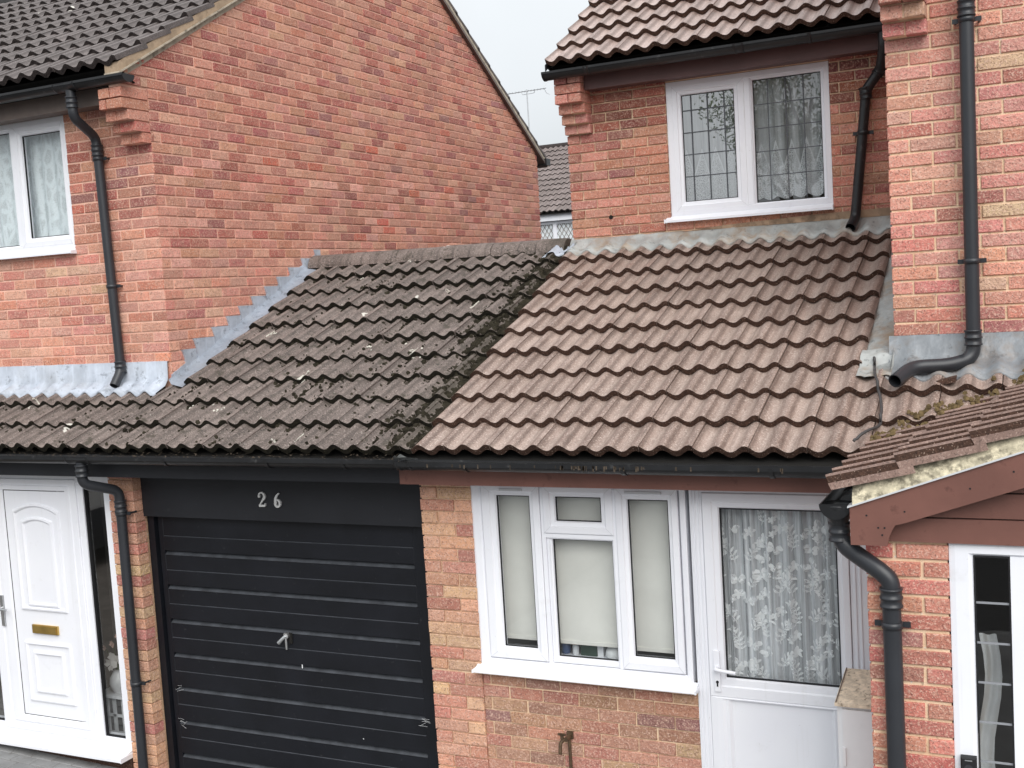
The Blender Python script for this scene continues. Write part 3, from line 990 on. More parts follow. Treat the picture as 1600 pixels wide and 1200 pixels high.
# =================================================================== LEFT HOUSE
lh = thing('brick_house', (-5.76, 6.4, GZ), 'two-storey red brick house with bare gable wall, stepped lead flashing and dark tiled roof', 'house')
H1 = House(lh)
VO = -0.609
FS = 0.556                                             # front roof slope
def gz(y): return 1.655 + FS * (y - 6.155)             # underside of the front verge
def gzb(y): return 1.60 + 0.616 * (13.33 - y)          # underside of the back verge
yap = (1.60 + .616 * 13.33 - 1.655 + FS * 6.155) / (FS + .616)
wa = wall_backing('wall', lh, 'x', 6.4035, -11.6, -5.768, -0.60, 1.56, M['mortar_pink'], holes=[(-7.75, -6.578, .492, 1.486)])
wg = wall_backing('gable_wall', lh, 'y', -5.765, 0, 0, 0, 0, M['mortar_pink'],
                  poly=[(6.405, -.62), (13.24, -.62), (13.24, 1.62), (yap, gz(yap) - .02), (6.14, gz(6.14) - .01), (6.14, 1.552), (6.405, 1.552)])
WHOLE = [(-7.75, -6.578, .492, 1.486)]
H1.wall(wa, 6.40, 'x', -9.895, -5.76, VO + 3 * .075, .516, PAL_LOW, voff=VO, holes=WHOLE, off=.06, joint=.013, proud=.0025)
H1.wall(wa, 6.40, 'x', -9.895, -5.76, .516, 1.566, PAL_LEFT, voff=VO, holes=WHOLE, off=.06, joint=.013, proud=.0025)
cl = [(FS, -1, 1.655 - FS * 6.155), (-.616, -1, 1.60 + .616 * 13.33)]
H1.wall(wg, -5.76, 'y', 6.403, 13.25, -.534, .366, PAL_LOW, voff=VO, clips=cl, off=.10, L=.2125, joint=.0125, proud=.002)
H1.wall(wg, -5.76, 'y', 6.403, 13.25, .366, 1.116, PAL_LOW[:3] + PAL_LEFT, voff=VO, clips=cl, off=.10, L=.2125, joint=.0125, proud=.002)
H1.wall(wg, -5.76, 'y', 6.403, 13.25, 1.116, 3.9, PAL_LEFT, voff=VO, clips=cl, off=.10, L=.2125, joint=.0125, proud=.002)
H1.wall(wg, -5.76, 'y', 6.128, 6.403, 1.557, 1.80, PAL_LEFT, voff=VO, clips=cl, off=.10, depth=.1)
H1.finish(285)
# corbelled eaves corner: each brick a piece of its own
cor = MB().mat('mortar_pink').box(-5.955, -5.772, 6.17, 6.40, 1.41, 1.56).build('corbel', lh)
for k, (yf, zb) in enumerate(((6.315, 1.182), (6.25, 1.257), (6.19, 1.332), (6.135, 1.407), (6.135, 1.482))):
    if k < 3: MB().mat('mortar_pink').box(-5.962, -5.768, yf + .008, 6.40, zb, zb + .078).build('corbel_joint', cor)
    for (xa, xb) in (((-5.965, -5.868), (-5.860, -5.757)) if k % 2 == 0 else ((-5.965, -5.906), (-5.898, -5.757))):
        v, f = brick_geo([(xa, zb), (xb, zb), (xb, zb + .066), (xa, zb + .066)], 6.395 - yf)
        me = bpy.data.meshes.new('brick'); me.from_pydata(v, [], f); me.materials.append(M['brick'])
        o = link('brick', me, cor); o.location = (0, yf, 0); o.color = tuple(pick_tint(PAL_LEFT)) + (1,)
# verge bedding and undercloak
def verge(name, ya, yb, fz, dz0, dz1, x0, x1, mat, root, n=40, wob=.006):
    mb = MB().mat(mat)
    top, bot, topb, botb = [], [], [], []
    for i in range(n + 1):
        y = ya + (yb - ya) * i / n
        q = noise.noise(Vector((y * 7, dz0 * 50, 3.1))) * wob
        bot.append((x1, y, fz(y) + dz0)); top.append((x1 + q * .7, y, fz(y) + dz1 + q))
        botb.append((x0, y, fz(y) + dz0)); topb.append((x0, y, fz(y) + dz1 + q))
    mb.loops([botb, bot, top, topb], close=False)
    mb.quad([botb[0], bot[0], top[0], topb[0]]); mb.quad([botb[-1], bot[-1], top[-1], topb[-1]])
    return mb.build(name, root)
verge('verge_bedding', 6.10, yap, gz, .016, .080, -5.85, -5.722, 'verge_mortar', lh)
verge('undercloak', 6.09, yap, gz, .002, .015, -5.85, -5.712, 'stucco_strip', lh, wob=.001)
verge('verge_pointing', 6.16, yap, gz, -.045, .001, -5.80, -5.753, 'stucco_strip', lh, wob=.012)
verge('verge_bedding', yap, 13.45, gzb, .016, .075, -5.85, -5.726, 'stucco_strip', lh)
verge('undercloak', yap, 13.47, gzb, -.02, .014, -5.85, -5.715, 'dark_wood', lh, wob=.001)
rb = MB().mat('dark_void')
rb.quad([(-12, 6.10, gz(6.10) + .045), (-5.73, 6.10, gz(6.10) + .045), (-5.73, 6.26, 1.58), (-12, 6.26, 1.58)])
rb.quad([(-12, 6.12, gz(6.12) + .03), (-5.80, 6.12, gz(6.12) + .03), (-5.80, yap, gz(yap) + .03), (-12, yap, gz(yap) + .03)])
rb.quad([(-12, 13.5, gzb(13.5) + .05), (-5.76, 13.5, gzb(13.5) + .05), (-5.76, yap, gzb(yap) + .05), (-12, yap, gzb(yap) + .05)])
lroof = rb.build('roof', lh)
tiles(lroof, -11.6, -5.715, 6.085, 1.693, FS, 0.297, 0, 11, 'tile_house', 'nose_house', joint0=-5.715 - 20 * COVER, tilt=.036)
# edge tiles of the back slope, seen end-on along the far verge
for k in range(15):
    y = 13.46 - k * .245
    if y < yap: break
    m = MB().mat('tile_house')
    m.prism([(y, gzb(y) + .078), (y - .30, gzb(y - .30) + .070), (y - .30, gzb(y - .30) + .094), (y, gzb(y) + .118)], -5.98, -5.722, 'x')
    m.build('roof_tile', lroof)
# eaves board, soffit, gutter
fb = MB().mat('dark_wood').box(-11.6, -5.985, 6.245, 6.27, 1.470, 1.60)
fb.box(-11.6, -5.99, 6.27, 6.40, 1.474, 1.49)
fb.build('fascia', lh)
gutter(lh, -11.6, -5.672, 6.13, 1.618, mat='black_pvc', unions=[(-6.225, .10)], drop=-.0)
downpipe(lh, [(-6.212, 6.13, 1.575), (-6.205, 6.13, 1.385), (-6.235, 6.352, 1.27), (-6.228, 6.352, 1.15), (-6.192, 6.352, -.43), (-6.19, 6.27, -.535)], r=.034, rad=.05,
         collars=[((-6.210, 6.13, 1.49), (0, 0, 1)), ((-6.230, 6.352, 1.175), (0, 0, 1)), ((-6.194, 6.352, -.40), (0, 0, 1))], clips=[(-6.206, 6.352, .19), (-6.229, 6.352, 1.115)], wall=6.40, mat='grey_pvc')
MB().mat('black_pvc').box(-5.90, -5.695, 13.40, 13.52, 1.515, 1.60).build('gutter_end', lh)
# upper window with net curtain behind
uw = MB().mat('upvc')
frame_var(uw, (-7.75, -6.580, .494, 1.484), (-7.70, -6.630, .545, 1.43), [(0, 6.46), (0, 6.408), (.9, 6.404), (1, 6.412), (1, 6.45)])
uw.box(-7.16, -7.115, 6.409, 6.45, .545, 1.43)
win = uw.build('window', lh)
sash(win, (-7.116, -6.602, .53, 1.446), (-7.045, -6.645, .602, 1.373), 6.425)
sash(win, (-7.74, -7.150, .53, 1.446), (-7.66, -7.160, .556, 1.416), 6.432, name='fixed_light', depth=.012)
sill(win, -7.80, -6.572, 6.42, 6.345, .500, .458)
room_box(lh, -7.75, -6.58, 6.47, 8.2, .2, 1.7)
def curtain(name, x0, x1, y, z0, z1, mat, amp, wl, label, scallop=0.0, sl=.1, n=90, cat='curtain'):
    mb = MB().mat(mat); mb.smooth = True
    top, bot = [], []
    for i in range(n + 1):
        x = x0 + (x1 - x0) * i / n
        yy = y + amp * math.sin(2 * math.pi * x / wl + 1.3 * math.sin(x * 9)) + amp * .4 * math.sin(2 * math.pi * x / (wl * .43))
        sc = scallop * abs(math.sin(math.pi * x / sl))
        top.append((x, yy, z1)); bot.append((x, yy, z0 - sc))
    mb.loops([top, bot], close=False)
    return tagged(mb.build(name, None), label, cat)
curtain('net_curtain', -7.74, -6.60, 6.53, .50, 1.47, 'net_column', .008, .16, 'pale blue patterned net curtain behind the upper window over the white front door')
# lead: apron above the lean-to and stepped flashing up the gable
apron('lead_apron', lh, -8.6, -5.772, 6.393, -.372, 6.235, 'lead_new', wob=.004)
teeth = [(8.286, .436), (8.092, .361), (7.899, .286), (7.729, .211), (7.558, .136), (7.376, .062), (7.21, -.010), (7.055, -.083), (6.874, -.156), (6.660, -.229), (6.528, -.303)]
fl = MB().mat('lead_new').build('step_flashing', lh) if False else None
pm_ = MB().mat('lead_new')
def rz(y): return RZ + RS * (y - RY)
base = pm_.prism([(6.40, rz(6.40) - .02), (8.36, rz(8.36) - .02), (8.36, rz(8.36) + .085), (6.40, rz(6.40) + .085)], -5.762, -5.752, 'x').build('step_flashing', lh)
for i, (y, z) in enumerate(teeth):
    yn = teeth[i - 1][0] if i else 8.36
    t = MB().mat('lead_new')
    t.prism([(y - .004, z), (y + .022, z - .075 if i < len(teeth) - 1 else z - .07), (y + .03, rz(y) + .03), (yn + .012, rz(yn) + .03), (yn + .012, z)], -5.7605 - .0003 * i, -5.7465 + .0012 * (i % 2), 'x')
    t.build('lead_step', base)
ls = MB().mat('lead_strip'); ls.smooth = True
A, B, C = [], [], []
for i in range(60):
    y = 6.36 + (8.32 - 6.36) * i / 59
    q = noise.noise(Vector((y * 6, 2.2, .4))) * .004
    A.append((-5.755, y, rz(y) + .07 + q)); B.append((-5.735, y, rz(y) + .035 + q)); C.append((-5.635, y, rz(y) + .012 + q))
ls.loops([A, B, C], close=False)
ls.build('lead_soaker', lh)

# =================================================================== GARAGE
ga = thing('garage', (-4.6, 5.85, GZ), 'low garage with mossy old roof tiles, black up-and-over door and white front door', 'garage')
HG = House(ga)
base = MB().mat('dark_void')
def under(mb, x0, x1, y0, y1, dz=-.045):
    mb.quad([(x0, y0, rz(y0) + dz), (x1, y0, rz(y0) + dz), (x1, y1, rz(y1) + dz), (x0, y1, rz(y1) + dz)])
under(base, -8.6, -3.33, 5.60, 6.40)
under(base, -5.755, -3.33, 6.40, 8.32)
base.quad([(-5.755, 8.32, rz(8.32)), (-3.33, 8.32, rz(8.32)), (-3.33, 9.8, rz(8.32) - .6), (-5.755, 9.8, rz(8.32) - .6)])
groof = base.build('roof', ga)
XB = -3.33
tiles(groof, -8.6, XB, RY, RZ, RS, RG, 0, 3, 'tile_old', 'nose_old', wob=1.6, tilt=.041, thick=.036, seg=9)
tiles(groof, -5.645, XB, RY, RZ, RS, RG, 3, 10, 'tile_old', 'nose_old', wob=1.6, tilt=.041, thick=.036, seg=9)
def ridge_tile(x0, x1, z0, z1, y=8.27, r=.125):
    mb = MB().mat('tile_old'); mb.smooth = True
    L = []
    for (x, z, rr) in ((x0, z0, r + .004), (x0 + .03, z0, r + .002), (x1 - .02, z1, r), (x1, z1, r - .004)):
        L.append([(x, y - rr * math.cos(a), z + rr * .86 * math.sin(a)) for a in (math.pi * (k / 12) for k in range(13))])
    mb.loops(L, close=False)
    mb.smooth = False
    mb.quad(L[0]); mb.quad(L[-1])
    return mb.build('ridge_tile', groof)
rx = [-5.735, -5.30, -4.86, -4.43, -3.99, -3.60, -3.36]
for i in range(6):
    za = .275 - .018 * (rx[i] + 5.735) / 2.3 + rnd.uniform(-.004, .004)
    ridge_tile(rx[i] + .004, rx[i + 1] - .004, za, za - .003, 8.27 + rnd.uniform(-.004, .004))
rbm = MB().mat('nose_old'); rbm.smooth = True
A, B = [], []
for i in range(120):
    x = -5.72 + 2.38 * i / 119
    y = 8.27 - .118
    A.append((x, y + .02, .30)); B.append((x, y - .012, roof_z(x, y - .012, .9) - .006))
rbm.loops([A, B], close=False)
rbm.build('ridge_bedding', groof)
# eaves
MB().mat('anthracite').box(-8.6, -3.455, 5.672, 5.70, -1.096, -.985).box(-8.6, -3.455, 5.70, 5.85, -1.094, -1.075).build('fascia', ga)
g1 = gutter(ga, -8.6, -3.372, 5.575, -.935, r=.055, mat='black_pvc', unions=[(-5.845, .10)], brackets=[-7.3, -5.1, -4.3, -3.75], drop=.010)
downpipe(ga, [(-5.842, 5.56, -.975), (-5.845, 5.56, -1.125), (-5.742, 5.772, -1.205), (-5.745, 5.778, -1.33), (-5.752, 5.778, GZ + .02)], r=.034, rad=.05,
         collars=[((-5.842, 5.56, -1.035), (0, 0, 1)), ((-5.744, 5.778, -1.315), (0, 0, 1))], clips=[(-5.7445, 5.778, -1.365), (-5.749, 5.778, -2.555)], wall=5.85, mat='grey_pvc')
# left pier, each course one corner brick
pier = MB().mat('mortar_grey').box(-5.905, -5.697, 5.857, 6.2, GZ, -1.094).build('pier', ga)
HG.wall(pier, 5.85, 'x', -5.91, -5.69, GZ, -1.094, PAL_PIER, voff=-3.244, depth=.098, pattern=[[.5], [.5]])
HG.finish(290)
# flat panel over the door, with the house number
pn = MB().mat('anthracite').box(-5.688, -3.434, 5.925, 5.95, -1.412, -1.096).build('panel', ga)
def stroke(mb, pts, y0, y1):
    """pts = [(x, z, half-width)] along a pen path"""
    L = []
    n = len(pts)
    left, right = [], []
    for i in range(n):
        a = Vector(pts[max(i - 1, 0)][:2]); b = Vector(pts[min(i + 1, n - 1)][:2])
        t = (b - a).normalized(); nrm = Vector((-t.y, t.x))
        p = Vector(pts[i][:2]); w = pts[i][2]
        left.append(p + nrm * w); right.append(p - nrm * w)
    for i in range(n - 1):
        q = [left[i], left[i + 1], right[i + 1], right[i]]
        mb.quad([(c.x, y0, c.y) for c in q])
        for (c, d) in ((left[i], left[i + 1]), (right[i], right[i + 1])):
            mb.quad([(c.x, y0, c.y), (d.x, y0, d.y), (d.x, y1, d.y), (c.x, y1, c.y)])
def arcpts(cx, cz, rx_, rz_, a0, a1, w0, w1, n=14, wm=None):
    o = []
    for i in range(n + 1):
        t = i / n; a = R(a0 + (a1 - a0) * t)
        w = w0 + (w1 - w0) * t if wm is None else (w0 + (wm - w0) * t * 2 if t < .5 else wm + (w1 - wm) * (t - .5) * 2)
        o.append((cx + rx_ * math.cos(a), cz + rz_ * math.sin(a), w))
    return o
def digit(name, x, z, h, glyph):
    mb = MB().mat('numeral')
    cnt = [0]
    def S(pts):
        cnt[0] += 1
        stroke(mb, [(x + p[0] * h, z + p[1] * h, p[2] * h) for p in pts], 5.9135 - .0006 * cnt[0], 5.9245)
    if glyph == '2':
        S(arcpts(.30, .70, .225, .235, 175, -35, .045, .085, wm=.055) + [(.36, .42, .055), (.22, .25, .04), (.10, .115, .03)])
        S([(.06, .075, .075), (.30, .075, .07), (.50, .075, .065), (.555, .10, .05)])
        S([(.52, .06, .05), (.565, .24, .02)])
        S(arcpts(.12, .70, .045, .05, 0, 360, .045, .045, 10))
    else:
        S([(.52, .955, .028), (.40, .90, .045), (.27, .77, .065), (.18, .60, .085), (.155, .42, .095), (.165, .27, .09)])
        S(arcpts(.315, .285, .185, .225, 180, 360, .085, .075, 14, wm=.06))
        S(arcpts(.315, .285, .185, .225, 360, 540, .075, .03, 14, wm=.045))
    return mb.build(name, pn)
digit('numeral', -4.690, -1.318, .100, '2')
digit('numeral', -4.567, -1.320, .100, '6')
# jamb posts and ribbed steel door
for (a, b, c) in ((-5.688, -5.632, 5.958), (-3.535, -3.434, 5.962)):
    MB().mat('black_paint').box(a, b, c, 6.05, GZ, -1.412).build('jamb', ga)
MB().mat('dark_void').box(-5.632, -3.535, 6.03, 6.05, GZ, -1.38).build('door_backing', ga)
bands = [-1.672 - .2415 * k for k in range(7)]
prof = [(-1.418, 0.0)]
lines = [-1.560 - .2398 * k for k in range(8)]
for k in range(8):
    zl = lines[k]
    prof += [(zl + .003, 0.0), (zl, -.004), (zl - .005, -.005)]
    if k < 7:
        zb = bands[k]
        prof += [(zb + .012, -.005), (zb + .010, .020), (zb + .002, .020), (zb - .020, -.004), (zb - .024, 0.0)]
prof.append((GZ + .01, 0.0))
GY = 5.985
gd = MB().mat('black_paint')
L0 = [(-5.575, GY + y, z) for z, y in prof]; L1 = [(-3.585, GY + y, z) for z, y in prof]
for i in range(len(prof) - 1):
    (za, ya), (zb, yb) = prof[i], prof[i + 1]
    gd.mat('ledge_highlight' if (ya - yb) > .003 and ya > -.001 else 'black_paint')  # up-facing ledges get their highlight as a lighter colour
    gd.quad([L0[i], L1[i], L1[i + 1], L0[i + 1]])
gd.mat('black_paint')
# plain pressed margins at both ends
for xa, xb, L in ((-5.618, -5.575, L0), (-3.545, -3.585, L1)):
    E0 = [(xa, GY - .003, p[2]) for p in L]
    gd.loops([E0, [(xb + (.004 if xa > xb else -.004), GY - .003, p[2]) for p in L], L], close=False)
gdo = gd.build('garage_door', ga)
hd = MB().mat('steel')
hd.tube([(-4.585, GY - .004, -2.185), (-4.585, GY - .03, -2.185)], .020, 16)
hd.tube([(-4.585, GY - .034, -2.185), (-4.60, GY - .042, -2.20), (-4.634, GY - .045, -2.232)], [.010, .012, .014], 10)
hd.tube([(-4.585, GY - .03, -2.19), (-4.583, GY - .032, -2.235), (-4.583, GY - .032, -2.275)], [.008, .008, .007], 10)
hd.build('door_handle', gdo)
MB().mat('dark_void').box(-4.572, -4.552, GY - .012, GY, -2.24, -2.17).build('keyhole', gdo)
# scuffs, cobwebs in the corners of the door
web = MB().mat('white_cloth')
for (cx, cz, nq) in ((-5.575, -2.63, 3), (-5.56, -2.885, 5), (-3.605, -2.66, 6)):
    for q in range(nq):
        a = rnd.uniform(-.6, .9); l = rnd.uniform(.02, .07)
        p = (cx + rnd.uniform(-.025, .025), GY - .012, cz + rnd.uniform(-.035, .035))
        web.tube([p, (p[0] + math.cos(a) * l, GY - .014, p[2] + math.sin(a) * l * .7)], .0006, 4, cap=False)
for (x, z, w, h) in ((-4.487, -2.39, .003, .012), (-4.05, -2.83, .003, .002)):
    web.box(x - w, x + w, GY - .0075, GY - .0055, z - h, z + h)
web.build('cobweb', gdo, kind='stuff')
# white front door set: side light, panelled door, glazed leaf
fd = MB().mat('upvc')
frame_var(fd, (-8.0, -5.905, -3.09, -1.094), (-7.93, -5.970, -3.010, -1.19), [(0, 5.95), (0, 5.853), (.9, 5.850), (1, 5.858), (1, 5.94)])
fd.box(-6.225, -6.165, 5.856, 5.880, -3.012, -1.19)
fdo = fd.build('front_door', ga)
lf = MB().mat('upvc')
frame_var(lf, (-7.155, -6.222, -3.046, -1.152), (-6.950, -6.332, -2.928, -1.240), [(0, 5.93), (0, 5.846), (.05, 5.842), (.42, 5.842), (.46, 5.848), (.55, 5.848), (.60, 5.842), (.95, 5.844), (1.0, 5.858)])
lf.box(-6.946, -6.336, 5.858, 5.90, -2.924, -1.244)
lfo = lf.build('door_leaf', fdo)
dg = MB().mat('gasket')
dg.box(-6.953, -6.945, 5.8565, 5.859, -2.928, -1.24)
dg.box(-6.95, -6.42, 5.8565, 5.859, -1.2445, -1.2385)
dg.box(-6.95, -6.38, 5.8565, 5.859, -2.930, -2.924)
dg.build('door_gasket', lfo)
def arch_loop(x0, x1, z0, z1, rise, i, y, n=12):
    pts = [(x0 + i, y, z0 + i), (x1 - i, y, z0 + i)]
    for k in range(n + 1):
        t = k / n
        x = (x1 - i) + (x0 - x1 + 2 * i) * t
        pts.append((x, y, z1 - i + rise * (1 - (2 * t - 1) ** 2)))
    return pts
em = MB().mat('upvc')
for (x0, x1, z0, z1, rise) in ((-6.872, -6.412, -2.130, -1.385, .052), (-6.795, -6.485, -2.098, -1.462, .030), (-6.872, -6.412, -2.818, -2.362, 0), (-6.795, -6.490, -2.748, -2.432, 0)):
    em.loops([arch_loop(x0, x1, z0, z1, rise, i, y) for i, y in ((0, 5.858), (.006, 5.846), (.018, 5.844), (.024, 5.850), (.030, 5.858))])
em.build('moulding', lfo)
lb = MB().mat('brass').box(-6.772, -6.520, 5.842, 5.858, -2.296, -2.232)
lb.mat('brass').box(-6.762, -6.530, 5.836, 5.842, -2.290, -2.238)
lb.build('letterbox', lfo)
dh = MB().mat('steel')
dh.box(-7.068, -7.036, 5.832, 5.842, -2.26, -2.03)
dh.tube([(-7.052, 5.832, -2.125), (-7.052, 5.80, -2.125)], .010, 10)
dh.tube(arc_path([(-7.052, 5.80, -2.125), (-7.03, 5.792, -2.125), (-6.965, 5.795, -2.127)], .01), .009, 10)
dh.build('door_handle', lfo)
gl = MB().mat('upvc')
gl.box(-7.93, -7.86, 5.85, 5.93, -3.010, -1.19)
gl.build('glazed_leaf', fdo)
for (a, b, st) in ((-6.165, -5.970, True), (-7.86, -7.157, True)):
    p = MB().mat('glass_strong').quad([(a, 5.885, -3.010), (b, 5.885, -3.010), (b, 5.885, -1.19), (a, 5.885, -1.19)]) 
    p = MB().mat('glass_strong'); p.quad([(a, 5.885, -3.010), (b, 5.885, -3.010), (b, 5.885, -1.19), (a, 5.885, -1.19)])
    p.build('pane', fdo)
    k = MB().mat('gasket'); frame_loops(k, a, b, -3.010, -1.19, [(0, 5.89), (0, 5.866), (.007, 5.866), (.007, 5.89)]); k.build('gasket', fdo)
sill(fdo, -8.0, -5.915, 5.86, 5.735, -3.080, -3.130)
MB().mat('nose_new').box(-8.0, -5.912, 5.835, 5.86, GZ, -3.122).build('plinth', ga)
room_box(ga, -8.2, -5.70, 5.96, 8.0, -3.125, -1.08)
# vase of flowers on a little stand behind the side light
st = thing('plant_stand', (-6.26, 6.14, -3.124), 'small white slatted stand behind the narrow side light', 'stand')
b = MB().mat('ceramic').box(-6.40, -6.10, 6.02, 6.28, -2.80, -2.782); b.build('top', st)
for x in (-6.345, -6.165):
    for y in (6.05, 6.23):
        MB().mat('ceramic').box(x - .018, x + .018, y, y + .03, -3.124, -2.80).build('leg', st)
MB().mat('ceramic').box(-6.327, -6.183, 6.052, 6.062, -2.95, -2.93).box(-6.327, -6.183, 6.052, 6.062, -3.09, -3.06).box(-6.27, -6.24, 6.052, 6.062, -3.06, -2.80).build('slat', st)
vs = thing('flower_vase', (-6.25, 6.12, -2.782), 'white round vase of pale flowers on the small stand', 'vase')
vb = MB().mat('ceramic')
vb.tube([(-6.25, 6.12, -2.782 + h) for h in (0, .03, .07, .11, .14, .16, .165)], [.04, .06, .072, .066, .046, .034, .038], 20)
vb.build('vase', vs)
for (x, z, s, m_) in ((-6.30, -2.575, .05, 'petal'), (-6.235, -2.545, .06, 'petal'), (-6.27, -2.52, .045, 'petal'), (-6.345, -2.455, .022, 'petal_pink'), (-6.265, -2.42, .028, 'petal_pink'), (-6.21, -2.36, .024, 'petal_pink')):
    f = MB().mat(m_)
    for k in range(6):
        a = k * 1.047 + rnd.random(); 
        c = Vector((x, 6.10, z)); d = Vector((math.cos(a), -.3, math.sin(a))) * s
        e = Vector((-math.sin(a), 0, math.cos(a))) * s * .4
        f.quad([c, c + d * .6 + e, c + d, c + d * .6 - e])
    f.build('flower', vs)
    MB().mat('stem_green').tube([(x, 6.105, z), (-6.25, 6.12, -2.63)], .003, 6).build('stem', vs)

# =================================================================== FRONT EXTENSION
fe = thing('front_extension', (-2.2, 5.85, GZ), 'low brick frontage with cleaner brown roof tiles, wide white window and half-glazed white door', 'building')
HF = House(fe)
nb = MB().mat('dark_void')
under(nb, XB, -.915, 5.60, 8.25); under(nb, -.915, .6, 5.60, 6.45)
nroof = nb.build('roof', fe)
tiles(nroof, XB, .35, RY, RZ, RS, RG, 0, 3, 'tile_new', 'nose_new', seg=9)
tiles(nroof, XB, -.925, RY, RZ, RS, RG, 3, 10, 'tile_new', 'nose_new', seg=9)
wl = MB().mat('mortar_tan')
wl.box(-3.424, -3.096, 5.857, 6.1, GZ, -1.094)
wl.box(-3.096, -1.775, 5.866, 6.1, GZ, -2.262)
fw = wl.build('wall', fe)
HF.wall(fw, 5.85, 'x', -3.43, -3.09, GZ, -2.262, PAL_PIER, voff=-3.244, depth=.05, pattern=[[.225, .4], [.115, .4]])
HF.wall(fw, 5.85, 'x', -3.43, -3.09, -2.262, -1.097, PAL_PIER, voff=-3.244, depth=.05, pattern=[[.225, .4], [.115, .4]])
HF.wall(fw, 5.862, 'x', -3.088, -1.772, GZ, -2.27, PAL_INFILL, voff=-3.25 + .018, depth=.03, off=.05)
HF.finish(290)
fas = MB().mat('brown_paint').box(-3.4545, -.885, 5.668, 5.70, -1.100, -.985).box(-3.4545, -.76, 5.70, 5.85, -1.098, -1.07)
fas.build('fascia', fe)
gutter(fe, -3.37, -.87, 5.57, -.945, r=.057, mat='black_pvc', unions=[(-3.345, .05)], brackets=[-2.95, -2.02, -1.25], drop=.012)
# drips and staining flakes on the gutter: short strips of peeling film
pf = MB().mat('debris')
for k in range(46):
    x = rnd.uniform(-2.45, -1.9) if k < 28 else rnd.uniform(-3.3, -.95)
    pf.box(x, x + rnd.uniform(.003, .010), 5.508, 5.5095, -.962 - rnd.uniform(.004, .02), -.952)
pf.build('peeling_film', fe, kind='stuff')
# window
wf = MB().mat('upvc')
frame_var(wf, (-3.092, -1.795, -2.208, -1.100), (-3.03, -1.832, -2.165, -1.142), [(0, 5.94), (0, 5.855), (.2, 5.852), (.8, 5.854), (1, 5.864), (1, 5.93)])
wf.box(-2.652, -2.628, 5.858, 5.93, -2.165, -1.142)
wf.box(-2.218, -2.194, 5.858, 5.93, -2.165, -1.142)
wf.box(-2.628, -2.218, 5.858, 5.93, -1.428, -1.404)
fwin = wf.build('window', fe)
SY = 5.872
sash(fwin, (-3.025, -2.655, -2.158, -1.125), (-2.934, -2.724, -2.090, -1.192), SY)
sash(fwin, (-2.634, -2.212, -1.402, -1.125), (-2.562, -2.287, -1.332, -1.192), SY)
sash(fwin, (-2.628, -2.216, -2.162, -1.428), (-2.598, -2.234, -2.130, -1.440), SY + .006, name='fixed_light', depth=.010, weld=False)
sash(fwin, (-2.196, -1.838, -2.158, -1.125), (-2.128, -1.898, -2.086, -1.198), SY)
for x0, x1 in ((-2.90, -2.755), (-2.135, -1.925)):
    MB().mat('upvc_grey').box(x0, x1, 5.840, 5.849, -1.160, -1.148).build('trickle_vent', fwin)
sill(fwin, -3.112, -1.768, 5.86, 5.775, -2.200, -2.236)
room_box(fe, -3.05, -1.76, 5.95, 8.0, -2.6, -1.08, 'room_light')
def blind(x0, x1, z0, label):
    r_ = thing('roller_blind', ((x0 + x1) / 2, 5.955, -1.10), label, 'blind', 'pale roller blinds in the low front window')
    mb = MB().mat('blind'); mb.smooth = True
    A, B = [], []
    for i in range(13):
        x = x0 + (x1 - x0) * i / 12
        A.append((x, 5.955 + .002 * math.sin(i), -1.12)); B.append((x, 5.955 + .004 * math.sin(i * .9), z0))
    mb.loops([A, B], close=False)
    mb.build('fabric', r_)
    MB().mat('blind').box(x0, x1, 5.950, 5.962, z0 - .018, z0 + .002).build('hem_bar', r_)
blind(-3.0, -2.66, -2.052, 'pale grey roller blind nearest the brick pier in the white front window')
blind(-2.62, -2.225, -2.056, 'widest pale grey roller blind in the middle light of the white front window')
blind(-2.19, -1.84, -2.062, 'pale grey roller blind next to the half-glazed white door')
# things on the window board
ib = MB().mat('upvc').box(-3.04, -1.80, 5.95, 6.12, -2.17, -2.158).build('window_board', fe)
bt = thing('bottle', (-2.615, 6.03, -2.158), 'small blue bottle on the window board under the widest blind', 'bottle')
MB().mat('bottle_blue').tube([(-2.615, 6.03, -2.158 + h) for h in (0, .005, .06, .075, .085)], [.02, .026, .026, .014, .012], 14).build('body', bt)
MB().mat('ceramic').tube([(-2.615, 6.03, -2.073 + h) for h in (0, .018)], .013, 12).build('cap', bt)
cn_ = thing('jar', (-2.55, 6.02, -2.158), 'small white jar beside the blue bottle on the window board', 'jar')
MB().mat('ceramic').tube([(-2.55, 6.02, -2.158 + h) for h in (0, .004, .055, .062)], [.016, .02, .02, .016], 14).build('body', cn_)
MB().mat('petal_pink').tube([(-2.55, 6.02, -2.096 + h) for h in (0, .016)], .017, 14).build('lid', cn_)
bx = thing('box', (-2.46, 6.04, -2.158), 'dark green box on the window board between jar and bag', 'box')
MB().mat('box_green').box(-2.515, -2.415, 6.01, 6.08, -2.158, -2.06).build('carton', bx)
MB().mat('ceramic').box(-2.41, -2.375, 6.01, 6.05, -2.158, -2.07).build('label_card', bx)
bgp = MB().mat('white_cloth'); bgp.smooth = True
bgp.tube([(-2.31, 6.03, -2.157 + h) for h in (0, .01, .045, .07, .085)], [.045, .058, .052, .03, .008], 12)
tagged(bgp.build('plastic_bag', None), 'crumpled white bag on the window board under the widest blind', 'bag')
